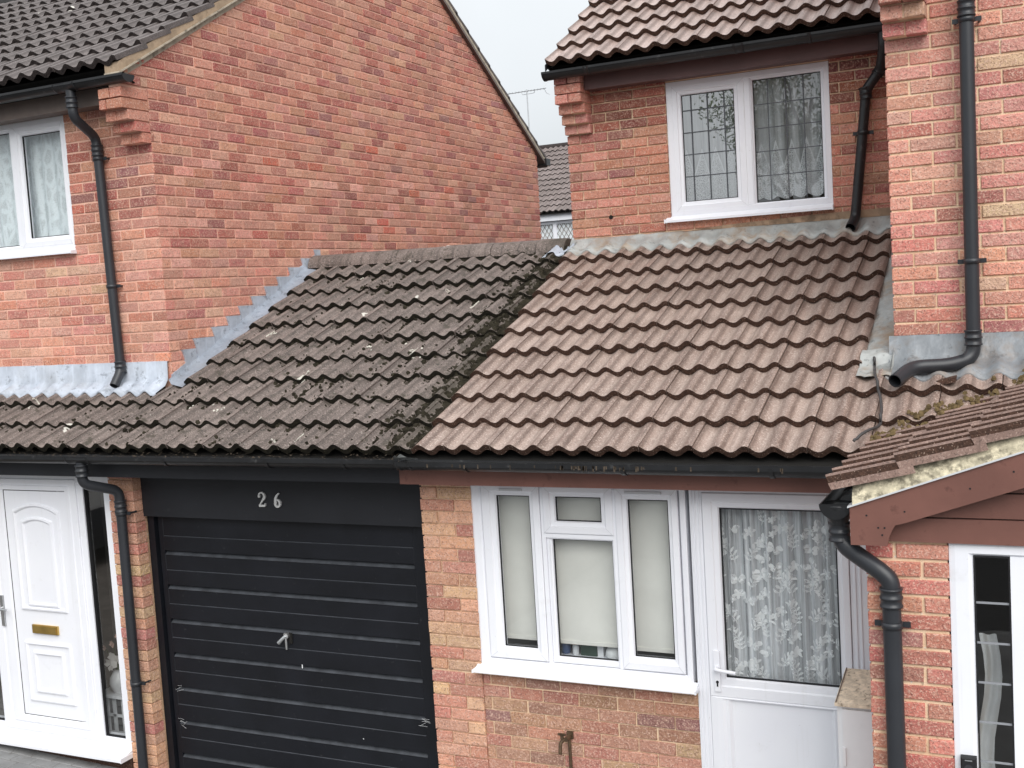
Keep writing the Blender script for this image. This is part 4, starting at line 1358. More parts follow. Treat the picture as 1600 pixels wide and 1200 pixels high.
# door
df = MB().mat('upvc')
df.box(-1.772, -1.705, 5.853, 5.94, GZ + .03, -1.099)
for x in (-1.762, -1.745, -1.722): df.box(x, x + .006, 5.847, 5.853, GZ + .03, -1.099)
df.box(-.945, -.735, 5.853, 5.94, GZ + .03, -1.099)
for x in (-.925, -.90, -.83, -.80): df.box(x, x + .007, 5.847, 5.853, GZ + .03, -1.099)
df.box(-1.705, -.945, 5.853, 5.94, -1.145, -1.099)
dfo = df.build('door', fe)
dl = MB().mat('upvc')
g = (-1.612, -1.008, -2.155, -1.230)
frame_var(dl, (-1.702, -.948, -2.262, -1.146), g, [(0, 5.92), (0, 5.848), (.05, 5.844), (.55, 5.844), (.62, 5.850), (.92, 5.853), (1, 5.866), (1, 5.90)])
frame_var(dl, (-1.702, -.948, GZ + .04, -2.262), (-1.585, -1.062, GZ + .16, -2.277), [(0, 5.92), (0, 5.848), (.3, 5.844), (.55, 5.844), (.70, 5.850), (.85, 5.848), (1, 5.862)])
dl.box(-1.60, -1.05, 5.862, 5.90, GZ + .15, -2.270)
dlo = dl.build('door_leaf', dfo)
k = MB().mat('gasket'); frame_loops(k, *g, [(0, 5.88), (0, 5.864), (.006, 5.864), (.006, 5.88)]); k.build('gasket', dfo)
p = MB().mat('glass'); p.quad([(g[0], 5.876, g[2]), (g[1], 5.876, g[2]), (g[1], 5.876, g[3]), (g[0], 5.876, g[3])]); p.build('pane', dfo)
hb = MB().mat('upvc')
hb.box(-1.672, -1.640, 5.832, 5.844, -2.228, -2.005)
hb.tube([(-1.656, 5.832, -2.095), (-1.656, 5.80, -2.095)], .011, 10)
hb.tube(arc_path([(-1.656, 5.80, -2.095), (-1.64, 5.792, -2.096), (-1.545, 5.796, -2.106)], .012), .010, 10)
hb.build('door_handle', dfo)
MB().mat('gasket').tube([(-1.656, 5.8325, -2.175), (-1.656, 5.829, -2.175)], .008, 10).box(-1.660, -1.652, 5.829, 5.8325, -2.200, -2.178).build('keyhole', dfo)
room_box(fe, -1.75, -.78, 5.95, 8.0, GZ + .01, -1.08)
# lace curtain with worked leaves and butterflies
lc = thing('lace_curtain', (-1.31, 5.945, -1.19), 'gathered lace curtain with leaves and butterflies behind the half-glazed white door', 'curtain')
def fold(x):
    return 5.945 + .016 * math.sin(2 * math.pi * x / .085 + 1.7 * math.sin(x * 11)) + .008 * math.sin(x * 160)
mb = MB().mat('net_sheer'); mb.smooth = True
n = 150
L = [[(-1.66 + .70 * i / n, fold(-1.66 + .70 * i / n) , z) for i in range(n + 1)] for z in (-1.19, -2.24)]
mb.loops(L, close=False); mb.build('net', lc)
mb = MB().mat('net_sheer'); mb.smooth = True
L = [[(-1.60 + .62 * i / n, fold(-1.60 + .62 * i / n + .02) + .03, z) for i in range(n + 1)] for z in (-1.19, -2.24)]
mb.loops(L, close=False); mb.build('net', lc)
emb = MB().mat('net_motif')
def motif(cx, cz, a, l, w):
    d = (math.cos(a), math.sin(a)); nn = (-d[1], d[0])
    pts = []
    for t, s in ((0, 0), (.3, .8), (.6, 1), (.85, .6), (1, 0), (.85, -.5), (.6, -.7), (.3, -.5)):
        l_ = l * 1.2; w_ = w * 1.35
        x = cx + d[0] * l_ * t + nn[0] * w_ * s; z = cz + d[1] * l_ * t + nn[1] * w_ * s
        if not (-1.655 < x < -.965 and -2.23 < z < -1.195): return
        pts.append((x, fold(x) - .002, z))
    emb.quad(pts)
def flower(cx, cz, r):
    for k in range(5): motif(cx, cz, k * 1.2566 + cx * 40, r, r * .32)
def butterfly(cx, cz, s, a):
    for da, l in ((.55, 1.0), (-.35, .75), (math.pi - .55, 1.0), (math.pi + .35, .75)): motif(cx, cz, a + da, s * l, s * .34)
rv = random.Random(21)
for col in range(9):
    x = -1.64 + col * .078 + rv.uniform(-.01, .01)
    z = -1.22 - rv.uniform(0, .2)
    while z > -2.2:
        k = rv.random()
        if k < .5:
            # a sprig: stem with alternate leaves
            a = rv.uniform(1.1, 2.0); px, pz = x, z - .11
            for q in range(6):
                a2 = a + .18 * q * (1 if col % 2 else -1)
                nx, nz = px + math.cos(a2) * .022, pz + math.sin(a2) * .022
                motif(px, pz, a2, .024, .0016)
                motif(nx, nz, a2 + .8, rv.uniform(.026, .036), .0055); motif(nx, nz, a2 - .8, rv.uniform(.026, .036), .0055)
                px, pz = nx, nz
            flower(px, pz + .012, .018)
            z -= rv.uniform(.13, .17)
        elif k < .78:
            butterfly(x + rv.uniform(-.015, .015), z - .03, rv.uniform(.034, .048), rv.uniform(-.6, .6)); z -= rv.uniform(.08, .11)
        else:
            flower(x + .01, z - .02, .026); flower(x - .02, z - .045, .018); z -= rv.uniform(.075, .10)
emb.build('embroidery', lc, kind='stuff')

# =================================================================== MIDDLE HOUSE
mh = thing('brick_house', (-2.2, 8.25, GZ), 'brick house set back above the low roof, with leaded white window and pinkish tiles', 'house')
HM = House(mh)
MH, ML = .0712, .2137
MHOLE = [(-2.532, -1.352, .448, 1.436)]
MVO = 1.133 - 16 * MH
mw = wall_backing('wall', mh, 'x', 8.257, -3.314, -.70, .15, 1.60, M['mortar_tan'], holes=MHOLE, thick=.12)
msw = MB().mat('mortar_pink').box(-3.314, -3.20, 8.378, 13, .0, 1.6).build('side_wall', mh)
HM.wall(mw, 8.25, 'x', -3.32, -.72, MVO + MH * 3, 1.133, PAL_MID, H=MH, L=ML, voff=MVO, holes=MHOLE, depth=.1, off=0)
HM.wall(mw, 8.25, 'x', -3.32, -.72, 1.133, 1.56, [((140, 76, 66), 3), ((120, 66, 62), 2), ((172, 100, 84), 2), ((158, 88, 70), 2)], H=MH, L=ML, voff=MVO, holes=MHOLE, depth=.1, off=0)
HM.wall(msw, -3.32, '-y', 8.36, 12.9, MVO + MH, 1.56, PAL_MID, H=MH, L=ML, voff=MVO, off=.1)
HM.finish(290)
mco = MB().mat('mortar_tan').box(-3.312, -3.118, 8.10, 8.249, 1.36, 1.56).build('corbel', mh)
for k, (yf, zb) in enumerate(((8.20, 1.135), (8.15, 1.206), (8.10, 1.277), (8.035, 1.348), (8.035, 1.419), (8.035, 1.490))):
    if k < 3: MB().mat('mortar_tan').box(-3.314, -3.118, yf + .008, 8.249, zb, zb + .074).build('corbel_joint', mco)
    xs = ((-3.32, -3.22), (-3.212, -3.112)) if k != 4 else ((-3.32, -3.112),)
    for xa, xb in xs:
        v, f = brick_geo([(xa, zb), (xb, zb), (xb, zb + .063), (xa, zb + .063)], 8.245 - yf)
        me = bpy.data.meshes.new('brick'); me.from_pydata(v, [], f); me.materials.append(M['brick'])
        o = link('brick', me, mco); o.location = (0, yf, 0); o.color = tuple(pick_tint(PAL_RIGHT[:3])) + (1,)
MB().mat('dark_brown').box(-3.105, -.70, 8.105, 8.13, 1.436, 1.56).box(-3.105, -.70, 8.13, 8.25, 1.44, 1.455).build('fascia', mh)
gutter(mh, -3.372, -.79, 7.985, 1.572, r=.058, mat='black_pvc', unions=[(-1.90, .035), (-3.02, .02), (-1.42, .012)], drop=-.0)
mr = MB().mat('dark_void')
MS = .627
mr.quad([(-3.33, 7.95, 1.600), (-.70, 7.95, 1.600), (-.70, 8.13, 1.55), (-3.33, 8.13, 1.55)])
mr.quad([(-3.33, 7.95, 1.600), (-3.33, 8.13, 1.55), (-3.33, 8.30, 1.55), (-3.33, 8.30, 1.82)])
mr.quad([(-3.31, 7.97, 1.585), (-.70, 7.97, 1.585), (-.70, 11.5, 1.585 + MS * 3.53), (-3.31, 11.5, 1.585 + MS * 3.53)])
mro = mr.build('roof', mh)
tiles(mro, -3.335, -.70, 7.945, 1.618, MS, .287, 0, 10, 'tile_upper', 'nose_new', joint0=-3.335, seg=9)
verge('dry_verge', 7.94, 11.3, lambda y: 1.58 + MS * (y - 7.94), .0, .045, -3.345, -3.337, 'anthracite', mh, wob=0)
mwf = MB().mat('upvc')
frame_var(mwf, (-2.528, -1.356, .452, 1.432), (-2.478, -1.396, .497, 1.390), [(0, 8.32), (0, 8.262), (.9, 8.258), (1, 8.266), (1, 8.31)])
mwf.box(-1.952, -1.912, 8.2635, 8.31, .497, 1.39)
mwin = mwf.build('window', mh)
sash(mwin, (-2.485, -1.950, .487, 1.398), (-2.420, -2.030, .556, 1.330), 8.282, strong=True)
sash(mwin, (-1.918, -1.388, .485, 1.400), (-1.894, -1.418, .505, 1.374), 8.286, name='fixed_light', depth=.012, strong='mid', weld=False)
lead = MB().mat('came')
def cames(x0, x1, z0, z1, xs, zs, y):
    for x in xs: lead.box(x - .0032, x + .0032, y - .003, y, z0, z1)
    for z in zs: lead.box(x0, x1, y - .0045, y - .0015, z - .0032, z + .0032)
cames(-2.414, -2.036, .562, 1.324, [-2.350, -2.228, -2.104], [1.217, 1.056, .897, .737], 8.283)
cames(-1.888, -1.424, .511, 1.368, [-1.790, -1.664, -1.540], [1.198, 1.030, .864, .692], 8.297)
lead.build('leading', mwin)
sill(mwin, -2.560, -1.352, 8.26, 8.19, .456, .410)
room_box(mh, -2.53, -1.352, 8.34, 10.0, .2, 1.7)
curtain('net_curtain', -2.50, -1.38, 8.37, .545, 1.42, 'net_band', .012, .17, 'white net curtain with a worked lace hem behind the leaded window', scallop=.022, sl=.11, n=140)
apron('lead_apron', mh, -3.33, -.72, 8.247, .345, 8.035, 'lead_old', wob=.007, amp=.95, step=.016)
downpipe(mh, [(-.955, 8.0, 1.53), (-.955, 8.0, 1.42), (-1.0, 8.16, 1.31), (-1.098, 8.16, 1.185), (-1.105, 8.16, 1.10), (-1.195, 8.16, .34), (-1.215, 8.06, .27)], r=.034, rad=.04,
         collars=[((-1.0, 8.16, 1.31), (-.62, 0, -.78)), ((-1.10, 8.16, 1.165), (-.1, 0, 1))], clips=[(-1.126, 8.16, .905)], wall=8.25, mat='black_pvc')
MB().mat('fillet').prism([(-2.45, .338), (-.74, .338), (-.74, .396), (-1.4, .388), (-2.1, .364)], 8.232, 8.246, 'y').build('mortar_fillet', mh)
MB().mat('dark_void').tube([(-3.00, 8.252, .49), (-3.00, 8.243, .49)], .016, 14).build('flue_hole', mh)
# lead welt at the corner of ridge and wall
lp = MB().mat('lead_new'); lp.smooth = True
A, B, C = [], [], []
for i in range(20):
    x = -3.47 + .20 * i / 19
    A.append((x, 8.20, roof_z(x, 8.20) + .03 + .01 * math.sin(i * 1.7))); B.append((x, 8.12, roof_z(x, 8.12) + .018 + .008 * math.sin(i * 2.3))); C.append((x - .03, 8.03 + .02 * math.sin(i * .9), roof_z(x - .03, 8.03) + .012))
lp.loops([A, B, C], close=False); lp.build('lead_patch', mh)

# =================================================================== RIGHT HOUSE
rh = thing('brick_house', (-.2, 6.45, GZ), 'tall pink brick house wall standing forward, with a black downpipe that bends over lead', 'house')
HR = House(rh)
rw = MB().mat('mortar_tan').box(-.757, 2.4, 6.454, 9.5, -.70, 3.4).build('wall', rh)
HR.wall(rw, 6.45, 'x', -.764, 1.4, -.388, 2.6, PAL_RIGHT, voff=-.388 - .003, depth=.09, off=0, joint=.0115, proud=.0045)
HR.wall(rw, -.764, '-y', 6.545, 9.4, -.388, 2.6, PAL_RIGHT, voff=-.391, off=.1)
HR.finish(280)
rco = MB().mat('mortar_tan').box(-.755, -.555, 6.25, 6.447, 1.34, 1.9).build('corbel', rh)
for k, (yf, zb) in enumerate(((6.365, 1.182), (6.30, 1.257), (6.24, 1.332), (6.24, 1.407), (6.24, 1.482))):
    if k < 2: MB().mat('mortar_tan').box(-.755, -.557, yf + .008, 6.447, zb, zb + .078).build('corbel_joint', rco)
    for xa, xb in ((-.764, -.656), (-.648, -.548)):
        v, f = brick_geo([(xa, zb), (xb, zb), (xb, zb + .067), (xa, zb + .067)], 6.443 - yf)
        me = bpy.data.meshes.new('brick'); me.from_pydata(v, [], f); me.materials.append(M['brick'])
        o = link('brick', me, rco); o.location = (0, yf, 0); o.color = tuple(pick_tint(PAL_RIGHT)) + (1,)
downpipe(rh, [(-.352, 6.37, 2.6), (-.356, 6.37, 1.3), (-.363, 6.37, -.505), (-.47, 6.30, -.535), (-.655, 6.255, -.535), (-.725, 6.09, -.592)], r=.036, rad=.07,
         collars=[((-.355, 6.37, 1.27), (0, 0, 1)), ((-.363, 6.37, -.40), (0, 0, 1))], clips=[(-.355, 6.37, 1.215), (-.360, 6.37, -.005)], wall=6.45, mat='grey_pvc')
apron('lead_apron', rh, -.79, 1.2, 6.443, -.380, 6.235, 'lead_dark', wob=.005, amp=.9)
wd = MB().mat('nose_new').prism([(-.53, -.625), (-.44, -.61), (-.44, -.585), (-.53, -.60)], 6.14, 6.30, 'y')
wd.build('tile_offcut', rh)
# lead cover beside the tiles
sk = MB().mat('lead_old'); sk.smooth = True
A, B, C, D = [], [], [], []
for i in range(70):
    y = 6.28 + (8.16 - 6.28) * i / 69
    q = noise.noise(Vector((y * 5, 7.7, .4))) * .012
    A.append((-.766, y, rz(y) + .10)); B.append((-.772, y, rz(y) + .045 + q * .4)); C.append((-.90 + q, y, rz(y) + .022 + q * .5)); D.append((-.965, y, rz(y) - .02))
sk.loops([A, B, C, D], close=False)
sk.build('lead_cover', rh)
tp = MB().mat('lead_old'); tp.smooth = True
L = []
for j in range(7):
    y = 6.24 + j * .045
    L.append([(x, y, roof_z(-.87, y, .4) + .035 + .012 * noise.noise(Vector((x * 21, y * 17, 1)))) for x in (-.94 + .022 * k + (.012 * noise.noise(Vector((k * 1.0, 3, 1))) if j == 0 else 0) for k in range(9))])
tp.loops(L, close=False)
tp.build('torn_lead', rh)

# =================================================================== PORCH
po = thing('entrance_porch', (-.2, 4.88, GZ), 'small red brick porch with brown bargeboard, ribbed tiles and a white door', 'porch')
HP = House(po)
pw = MB().mat('mortar_tan').box(-.714, -.400, 4.885, 5.84, GZ, -1.06).build('wall', po)
HP.wall(pw, 4.88, 'x', -.72, -.394, GZ, -1.13, PAL_PORCH, voff=-3.246, depth=.10, joint=.014, proud=.0045, pattern=[[.222, .5], [.115, .5]])
HP.wall(pw, -.72, '-y', 4.985, 5.83, GZ, -1.13, PAL_PORCH, voff=-3.246, joint=.012, off=.1)
HP.finish(200)
PXE, PZE, PS = -.845, -.905, .338             # porch eave nose and slope
APX = .40
def pz(x): return PZE + PS * (x - PXE)
# bargeboard
bb = []
def bz(x): return -.985 + .352 * (x + .766)
bot = [(-.767, -1.146), (-.622, -1.146)] + [(-.622 + .034 * t + .0, -1.146 + .088 * t ** .6) for t in (.25, .5, .75, 1.0)] + [(-.545, -1.046), (.30, bz(.30) - .143), (.30, bz(.30)), (-.767, bz(-.767))]
MB().mat('brown_paint').prism(bot, 4.795, 4.822, 'y').build('bargeboard', po)
for k, (za, zb) in enumerate(((-1.140, -1.040), (-1.034, -.934), (-.928, -.80))):
    x0 = -.63 if k == 0 else (-.53 if k == 1 else -.25)
    MB().mat('brown_paint').prism([(x0, za), (.6, za), (.6, zb), (x0, zb)], 4.862 + .004 * k, 4.89, 'y').build('cladding_board', po)
nl = MB().mat('gasket')
for (x, z) in ((-.70, -1.02), (-.655, -1.07), (-.63, -1.07), (-.64, -1.10), (-.55, -1.00), (-.30, -.90), (-.14, -.83)):
    nl.tube([(x, 4.796, z), (x, 4.7935, z)], .004, 8)
nl.build('nail_head', po)
# bedded verge, crusted with lichen
vm_ = MB().mat('lichen_mortar'); vm_.smooth = False
A, B, C, D = [], [], [], []
for i in range(90):
    x = -.755 + 1.06 * i / 89
    q = noise.noise(Vector((x * 17, 1, 1))) * .007 + noise.noise(Vector((x * 60, 2, 1))) * .003
    A.append((x, 4.90, bz(x) + .004)); B.append((x, 4.792, bz(x) + .004)); C.append((x, 4.792 + abs(q) * .6, bz(x) + .036 + q)); D.append((x, 4.83, pz(x) - .006 + q))
vm_.loops([A, B, C, D], close=False); vm_.quad([A[0], B[0], C[0], D[0]])
vm_.build('verge_bedding', po)
MB().mat('upvc_grey').prism([(-.775, bz(-.775) - .002), (.30, bz(.30) - .002), (.30, bz(.30) + .005), (-.775, bz(-.775) + .005)], 4.786, 4.86, 'y').build('undercloak', po)
# roof
prb = MB().mat('dark_void')
prb.quad([(PXE + .05, 4.81, pz(PXE) - .02), (APX, 4.81, pz(APX) - .04), (APX, 6.44, pz(APX) - .04), (PXE + .05, 6.44, pz(PXE) - .02)])
prb.quad([(APX, 4.81, pz(APX) - .04), (APX + 1.2, 4.81, pz(APX) - .45), (APX + 1.2, 6.44, pz(APX) - .45), (APX, 6.44, pz(APX) - .04)])
pro = prb.build('roof', po)
pa = math.atan(PS)
RIB = .156
def rib_tile(w, length, thick=.030, tilt=.036):
    mb = MB()
    xs, zt = [], []
    for k in range(2):
        for t, z in ((0.0, 0.0), (.05, .010), (.45, .024), (.90, .032), (.95, .024), (.97, -.004)):
            xs.append((k + t) * w / 2); zt.append(z)
    xs.append(w); zt.append(-.004)
    n = len(xs) - 1
    t0 = [(x, 0, z + tilt) for x, z in zip(xs, zt)]; t1 = [(x, length, z) for x, z in zip(xs, zt)]; b0 = [(x, .003, z + tilt - thick) for x, z in zip(xs, zt)]
    for i in range(n):
        mb.mat('nose_new' if i % 6 in (4, 5) else 'tile_porch')  # grooves coloured dark to stand in for shade between ribs
        mb.quad([t0[i], t0[i + 1], t1[i + 1], t1[i]])
    mb.mat('nose_new')
    mb.faces(b0 + t0, [(i, i + 1, n + 2 + i, n + 1 + i) for i in range(n)])
    mb.mat('tile_porch')
    for e in (0, n): mb.quad([t0[e], t1[e], (t1[e][0], length, t1[e][2] - thick), b0[e]])
    me = bpy.data.meshes.new('roof_tile')
    me.from_pydata(mb.v, [], mb.f)
    for m in mb.mats: me.materials.append(m)
    me.polygons.foreach_set('material_index', mb.mi)
    me.update()
    return me
rt = rib_tile(.312, .345)
rot = Matrix(((0, math.cos(pa), -math.sin(pa)), (-1, 0, 0), (0, math.sin(pa), math.cos(pa)))).to_4x4()
for r in range(5):
    x = PXE + r * .283
    yv = 5.62 + (pz(x + .14) + .912) / .455 + .12
    y = 4.775
    k = 0
    while y < yv:
        o = bpy.data.objects.new('roof_tile', rt)
        COL.objects.link(o); o.parent = pro
        dx = rnd.uniform(-.012, .012) + k * .026
        o.matrix_world = Matrix.Translation((x + dx, y + .313, pz(x + dx) - .012 + rnd.uniform(-.003, .003))) @ rot @ Matrix.Rotation(rnd.uniform(-.012, .012), 4, 'X')
        y += .316; k += 1
# valley bedding with gold moss
# gutter along the porch eave, seen end on, and its outlet
hg = MB().mat('black_pvc')
def hsec(y, r, x=-.832, z=-.985): return [(x - r * math.cos(math.pi * k / 12), y, z - r * .98 * math.sin(math.pi * k / 12)) for k in range(13)]
hg.smooth = True
hg.loops([hsec(4.83, .064), hsec(5.52, .064)], close=False)
hg.loops([hsec(4.834, .059), hsec(5.52, .059)], close=False)
hg.smooth = False
hg.quad(hsec(4.828, .066)); hg.quad(hsec(4.836, .059))
a, b_, c_, d_2 = hsec(4.83, .064), hsec(4.83, .059), hsec(5.52, .064), hsec(5.52, .059)
for e in (0, -1): hg.quad([a[e], b_[e], d_2[e], c_[e]])
hgo = hg.build('gutter', po)
bw_ = MB().mat('black_pvc')
bw_.tube([(-.829, 4.895, -.992 - h) for h in (0, .004, .012, .03, .05, .066, .078, .09)], [.068, .072, .069, .066, .056, .045, .040, .038], 22, cap=False)
bw_.build('hopper', hgo)
wtr = MB().mat('glass_strong'); wtr.quad([(-.872, 4.84, -1.022), (-.792, 4.84, -1.022), (-.792, 5.4, -1.022), (-.872, 5.4, -1.022)]); wtr.build('rain_water', hgo)
downpipe(po, [(-.829, 4.905, -1.04), (-.829, 4.905, -1.165), (-.66, 4.84, -1.262), (-.618, 4.835, -1.30), (-.618, 4.835, -1.40), (-.618, 4.835, GZ + .02)], r=.038, rad=.06,
         collars=[((-.829, 4.905, -1.115), (0, 0, 1)), ((-.618, 4.835, -1.37), (0, 0, 1))], clips=[(-.618, 4.835, -1.487)], wall=4.88, mat='grey_pvc')
# porch door
pd = MB().mat('upvc')
pd.box(-.392, .62, 4.892, 4.97, GZ + .05, -1.142)
pdf = MB().mat('upvc')
frame_var(pdf, (-.393, .62, GZ + .04, -1.142), (-.302, -.164 + .69, GZ + .3, -1.192), [(0, 4.97), (0, 4.884), (.25, 4.880), (.8, 4.880), (.92, 4.888), (1, 4.893)])
pdo = pdf.build('porch_door', po)
MB().mat('upvc').box(-.164, .528, 4.886, 4.93, GZ + .04, -1.19).build('door_leaf', pdo)
gg = (-.300, -.166, GZ + .35, -1.193)
k = MB().mat('gasket'); frame_loops(k, *gg, [(0, 4.91), (0, 4.887), (.005, 4.887), (.005, 4.91)]); k.build('gasket', pdo)
p = MB().mat('glass'); p.quad([(gg[0], 4.90, gg[2]), (gg[1], 4.90, gg[2]), (gg[1], 4.90, gg[3]), (gg[0], 4.90, gg[3])]); p.build('pane', pdo)
for q in range(9): MB().mat('bar_grey').box(gg[0] + .004, gg[1] - .004, 4.894, 4.899, -1.392 - .167 * q, -1.384 - .167 * q).build('glazing_bar', pdo)
room_box(po, -.42, .62, 4.98, 6.2, GZ + .01, -1.12)
nc = MB().mat('white_cloth'); nc.smooth = True
L = []
for j in range(9):
    z = -1.58 - j * .09
    L.append([(-.30 + .0085 * k + .02 * math.sin(j * .8), 5.10 + .012 * math.sin(k * 1.1 + j * .5), z) for k in range(9)])
nc.loops(L, close=False)
tagged(nc.build('towel', None), 'pale cloth hanging behind the narrow glass of the porch door', 'towel')
db = thing('doorbell', (-.338, 4.876, -2.10), 'black video doorbell with round button on the white porch door frame', 'doorbell')
m = MB().mat('gasket')
m.loops([[(x, y, z) for x, z in [( -.338 + sx * (.031 - i), -2.098 + sz * (.068 - i)) for sx, sz in ((-1, -1), (1, -1), (1, 1), (-1, 1))]] for i, y in ((0, 4.880), (0, 4.856), (.006, 4.850))])
m.quad([(-.363, 4.850, -2.160), (-.313, 4.850, -2.160), (-.313, 4.850, -2.036), (-.363, 4.850, -2.036)])
m.build('body', db)
MB().mat('lens').tube([(-.338, 4.851, -2.075), (-.338, 4.846, -2.075)], .017, 18).build('camera_eye', db)
MB().mat('steel').box(-.352, -.324, 4.848, 4.851, -2.044, -2.040).build('trim', db)

# =================================================================== BACKGROUND HOUSE, AERIAL
bh = thing('brick_house', (-10.2, 24.0, GZ), 'far house with grey-brown tiles and diamond-leaded white window in the gap between walls', 'house')
MB().mat('mortar_pink').box(-15, -7, 24.15, 32, GZ, 1.45).build('wall', bh)
bt_ = MB().mat('dark_void'); BS = .55
bt_.quad([(-15, 23.9, 1.60), (-7, 23.9, 1.60), (-7, 27.35, 1.60 + BS * 3.45), (-15, 27.35, 1.60 + BS * 3.45)])
bt_.quad([(-15, 31, 1.60), (-7, 31, 1.60), (-7, 27.35, 1.60 + BS * 3.45), (-15, 27.35, 1.60 + BS * 3.45)])
bro = bt_.build('roof', bh)
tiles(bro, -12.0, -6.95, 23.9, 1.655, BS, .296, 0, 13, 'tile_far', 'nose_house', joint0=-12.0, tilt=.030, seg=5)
far_ridge = MB().mat('nose_house').tube([(-15, 27.35, 3.50), (-7, 27.35, 3.50)], .11, 10); far_ridge.build('ridge_tile', bro)
MB().mat('upvc').box(-15, -7, 23.98, 24.02, 1.46, 1.645).box(-15, -7, 24.021, 24.15, 1.46, 1.48).build('fascia', bh)
bw = MB().mat('upvc')
for x in (-11.3, -10.62, -10.13, -9.62, -9.1): bw.box(x - .045, x + .045, 24.09, 24.149, .6, 1.45)
bw.box(-11.3, -9.1, 24.095, 24.148, 1.39, 1.449)
bwo = bw.build('window', bh)
bp_ = MB().mat('net_column'); bp_.quad([(-11.3, 24.135, .6), (-9.1, 24.135, .6), (-9.1, 24.135, 1.45), (-11.3, 24.135, 1.45)]); bp_.build('blind_cloth', bwo)
dl_ = MB().mat('dark_wood')
for i in range(26):
    x = -11.6 + i * .105
    for s in (1, -1):
        x1, x2 = x, x + s * .55
        dl_.quad([(x1 - .006, 24.118, .6), (x1 + .006, 24.118, .6), (x2 + .006, 24.118, 1.45), (x2 - .006, 24.118, 1.45)])
dl_.build('leading', bwo)
ae = thing('tv_aerial', (-12.0, 27.3, 3.55), 'thin metal television aerial against the sky beside the gable verge', 'aerial')
AX, AY = -12.03, 27.3
MB().mat('steel').tube([(AX, AY, 3.5), (AX - .01, AY, 5.05)], .016, 8).build('mast', ae)
MB().mat('steel').tube([(AX - .58, AY, 5.005), (AX + .53, AY, 5.02)], .012, 8).build('boom', ae)
for k in range(12):
    x = AX - .56 + k * .09
    MB().mat('steel').tube([(x, AY - .11, 5.01), (x, AY + .11, 5.01)], .005, 6).build('element', ae)
MB().mat('steel').tube(arc_path([(AX - .16, AY, 5.0), (AX - .14, AY, 4.93), (AX + .2, AY, 4.94), (AX + .22, AY, 5.01)], .04), .007, 6).build('cradle', ae)
for s in (-1, 1):
    MB().mat('steel').tube([(AX + .49, AY - .05, 5.02), (AX + .54, AY, 5.02 + s * .13), (AX + .60, AY + .05, 5.02 + s * .16)], .006, 6).build('reflector', ae)

# =================================================================== SMALL THINGS
mc = thing('meter_cabinet', (-.845, 5.53, GZ), 'weathered white meter cabinet with stained top between white door and porch', 'cabinet')
cb = MB().mat('cabinet').prism([(5.40, -2.075), (5.40, GZ), (5.70, GZ), (5.70, -2.03)], -.955, -.728, 'x'); cb.build('body', mc)
MB().mat('cabinet_top').prism([(5.375, -2.068), (5.375, -2.052), (5.72, -1.998), (5.72, -2.014)], -.962, -.724, 'x').build('top', mc)
MB().mat('cabinet').box(-.930, -.735, 5.385, 5.399, GZ + .05, -2.085).build('door', mc)
MB().mat('cabinet').box(-.932, -.918, 5.374, 5.385, -2.36, -2.27).build('hinge', mc)
mk = MB().mat('dark_wood').prism([(5.376, -2.050), (5.716, -1.996), (5.716, -1.9935), (5.376, -2.0475)], -.958, -.953, 'x'); mk.build('edge_strip', mc)

tap = thing('garden_tap', (-2.555, 5.85, -2.58), 'old brass garden tap on a thin pipe against the brick below the window', 'tap')
MB().mat('tap_metal').tube([(-2.545, 5.862, -2.585), (-2.548, 5.79, -2.585)], .013, 10).tube(arc_path([(-2.56, 5.80, -2.585), (-2.575, 5.775, -2.60), (-2.578, 5.77, -2.665)], .02), .011, 10).build('spout', tap)
MB().mat('tap_metal').tube([(-2.568, 5.785, -2.582), (-2.568, 5.785, -2.555)], .010, 10).box(-2.592, -2.545, 5.780, 5.790, -2.560, -2.548).build('handle', tap)
MB().mat('tap_metal').tube([(-2.545, 5.835, -2.575), (-2.545, 5.838, -2.80), (-2.543, 5.838, GZ)], .0095, 10).box(-2.565, -2.525, 5.843, 5.862, -2.60, -2.56).build('pipe', tap)
MB().mat('tap_metal').box(-2.56, -2.53, 5.845, 5.86, -2.79, -2.775).build('pipe_clip', tap)

cp = [(-.865, 6.40), (-.855, 6.34), (-.838, 6.20), (-.79, 6.03), (-.765, 5.87), (-.785, 5.76), (-.84, 5.68), (-.875, 5.63)]
dense = arc_path([(x, y, 0) for x, y in cp], .09, 8)
fine_ = []
for i in range(len(dense) - 1):
    for k in range(4): fine_.append(dense[i].lerp(dense[i + 1], k / 4))
zs = [max(roof_z(p.x + dx, p.y + dy) for dx in (-.012, 0, .012) for dy in (-.02, 0, .02)) + .009 for p in fine_]
zs = [max(zs[max(0, i - 2):i + 3]) for i in range(len(zs))]
cbm = MB().mat('cable').tube([(p.x, p.y, zz_) for p, zz_ in zip(fine_, zs)], .0075, 8)
tagged(cbm.build('cable', None), 'thin dark cable trailing down the brown tiles beside the porch roof', 'cable')

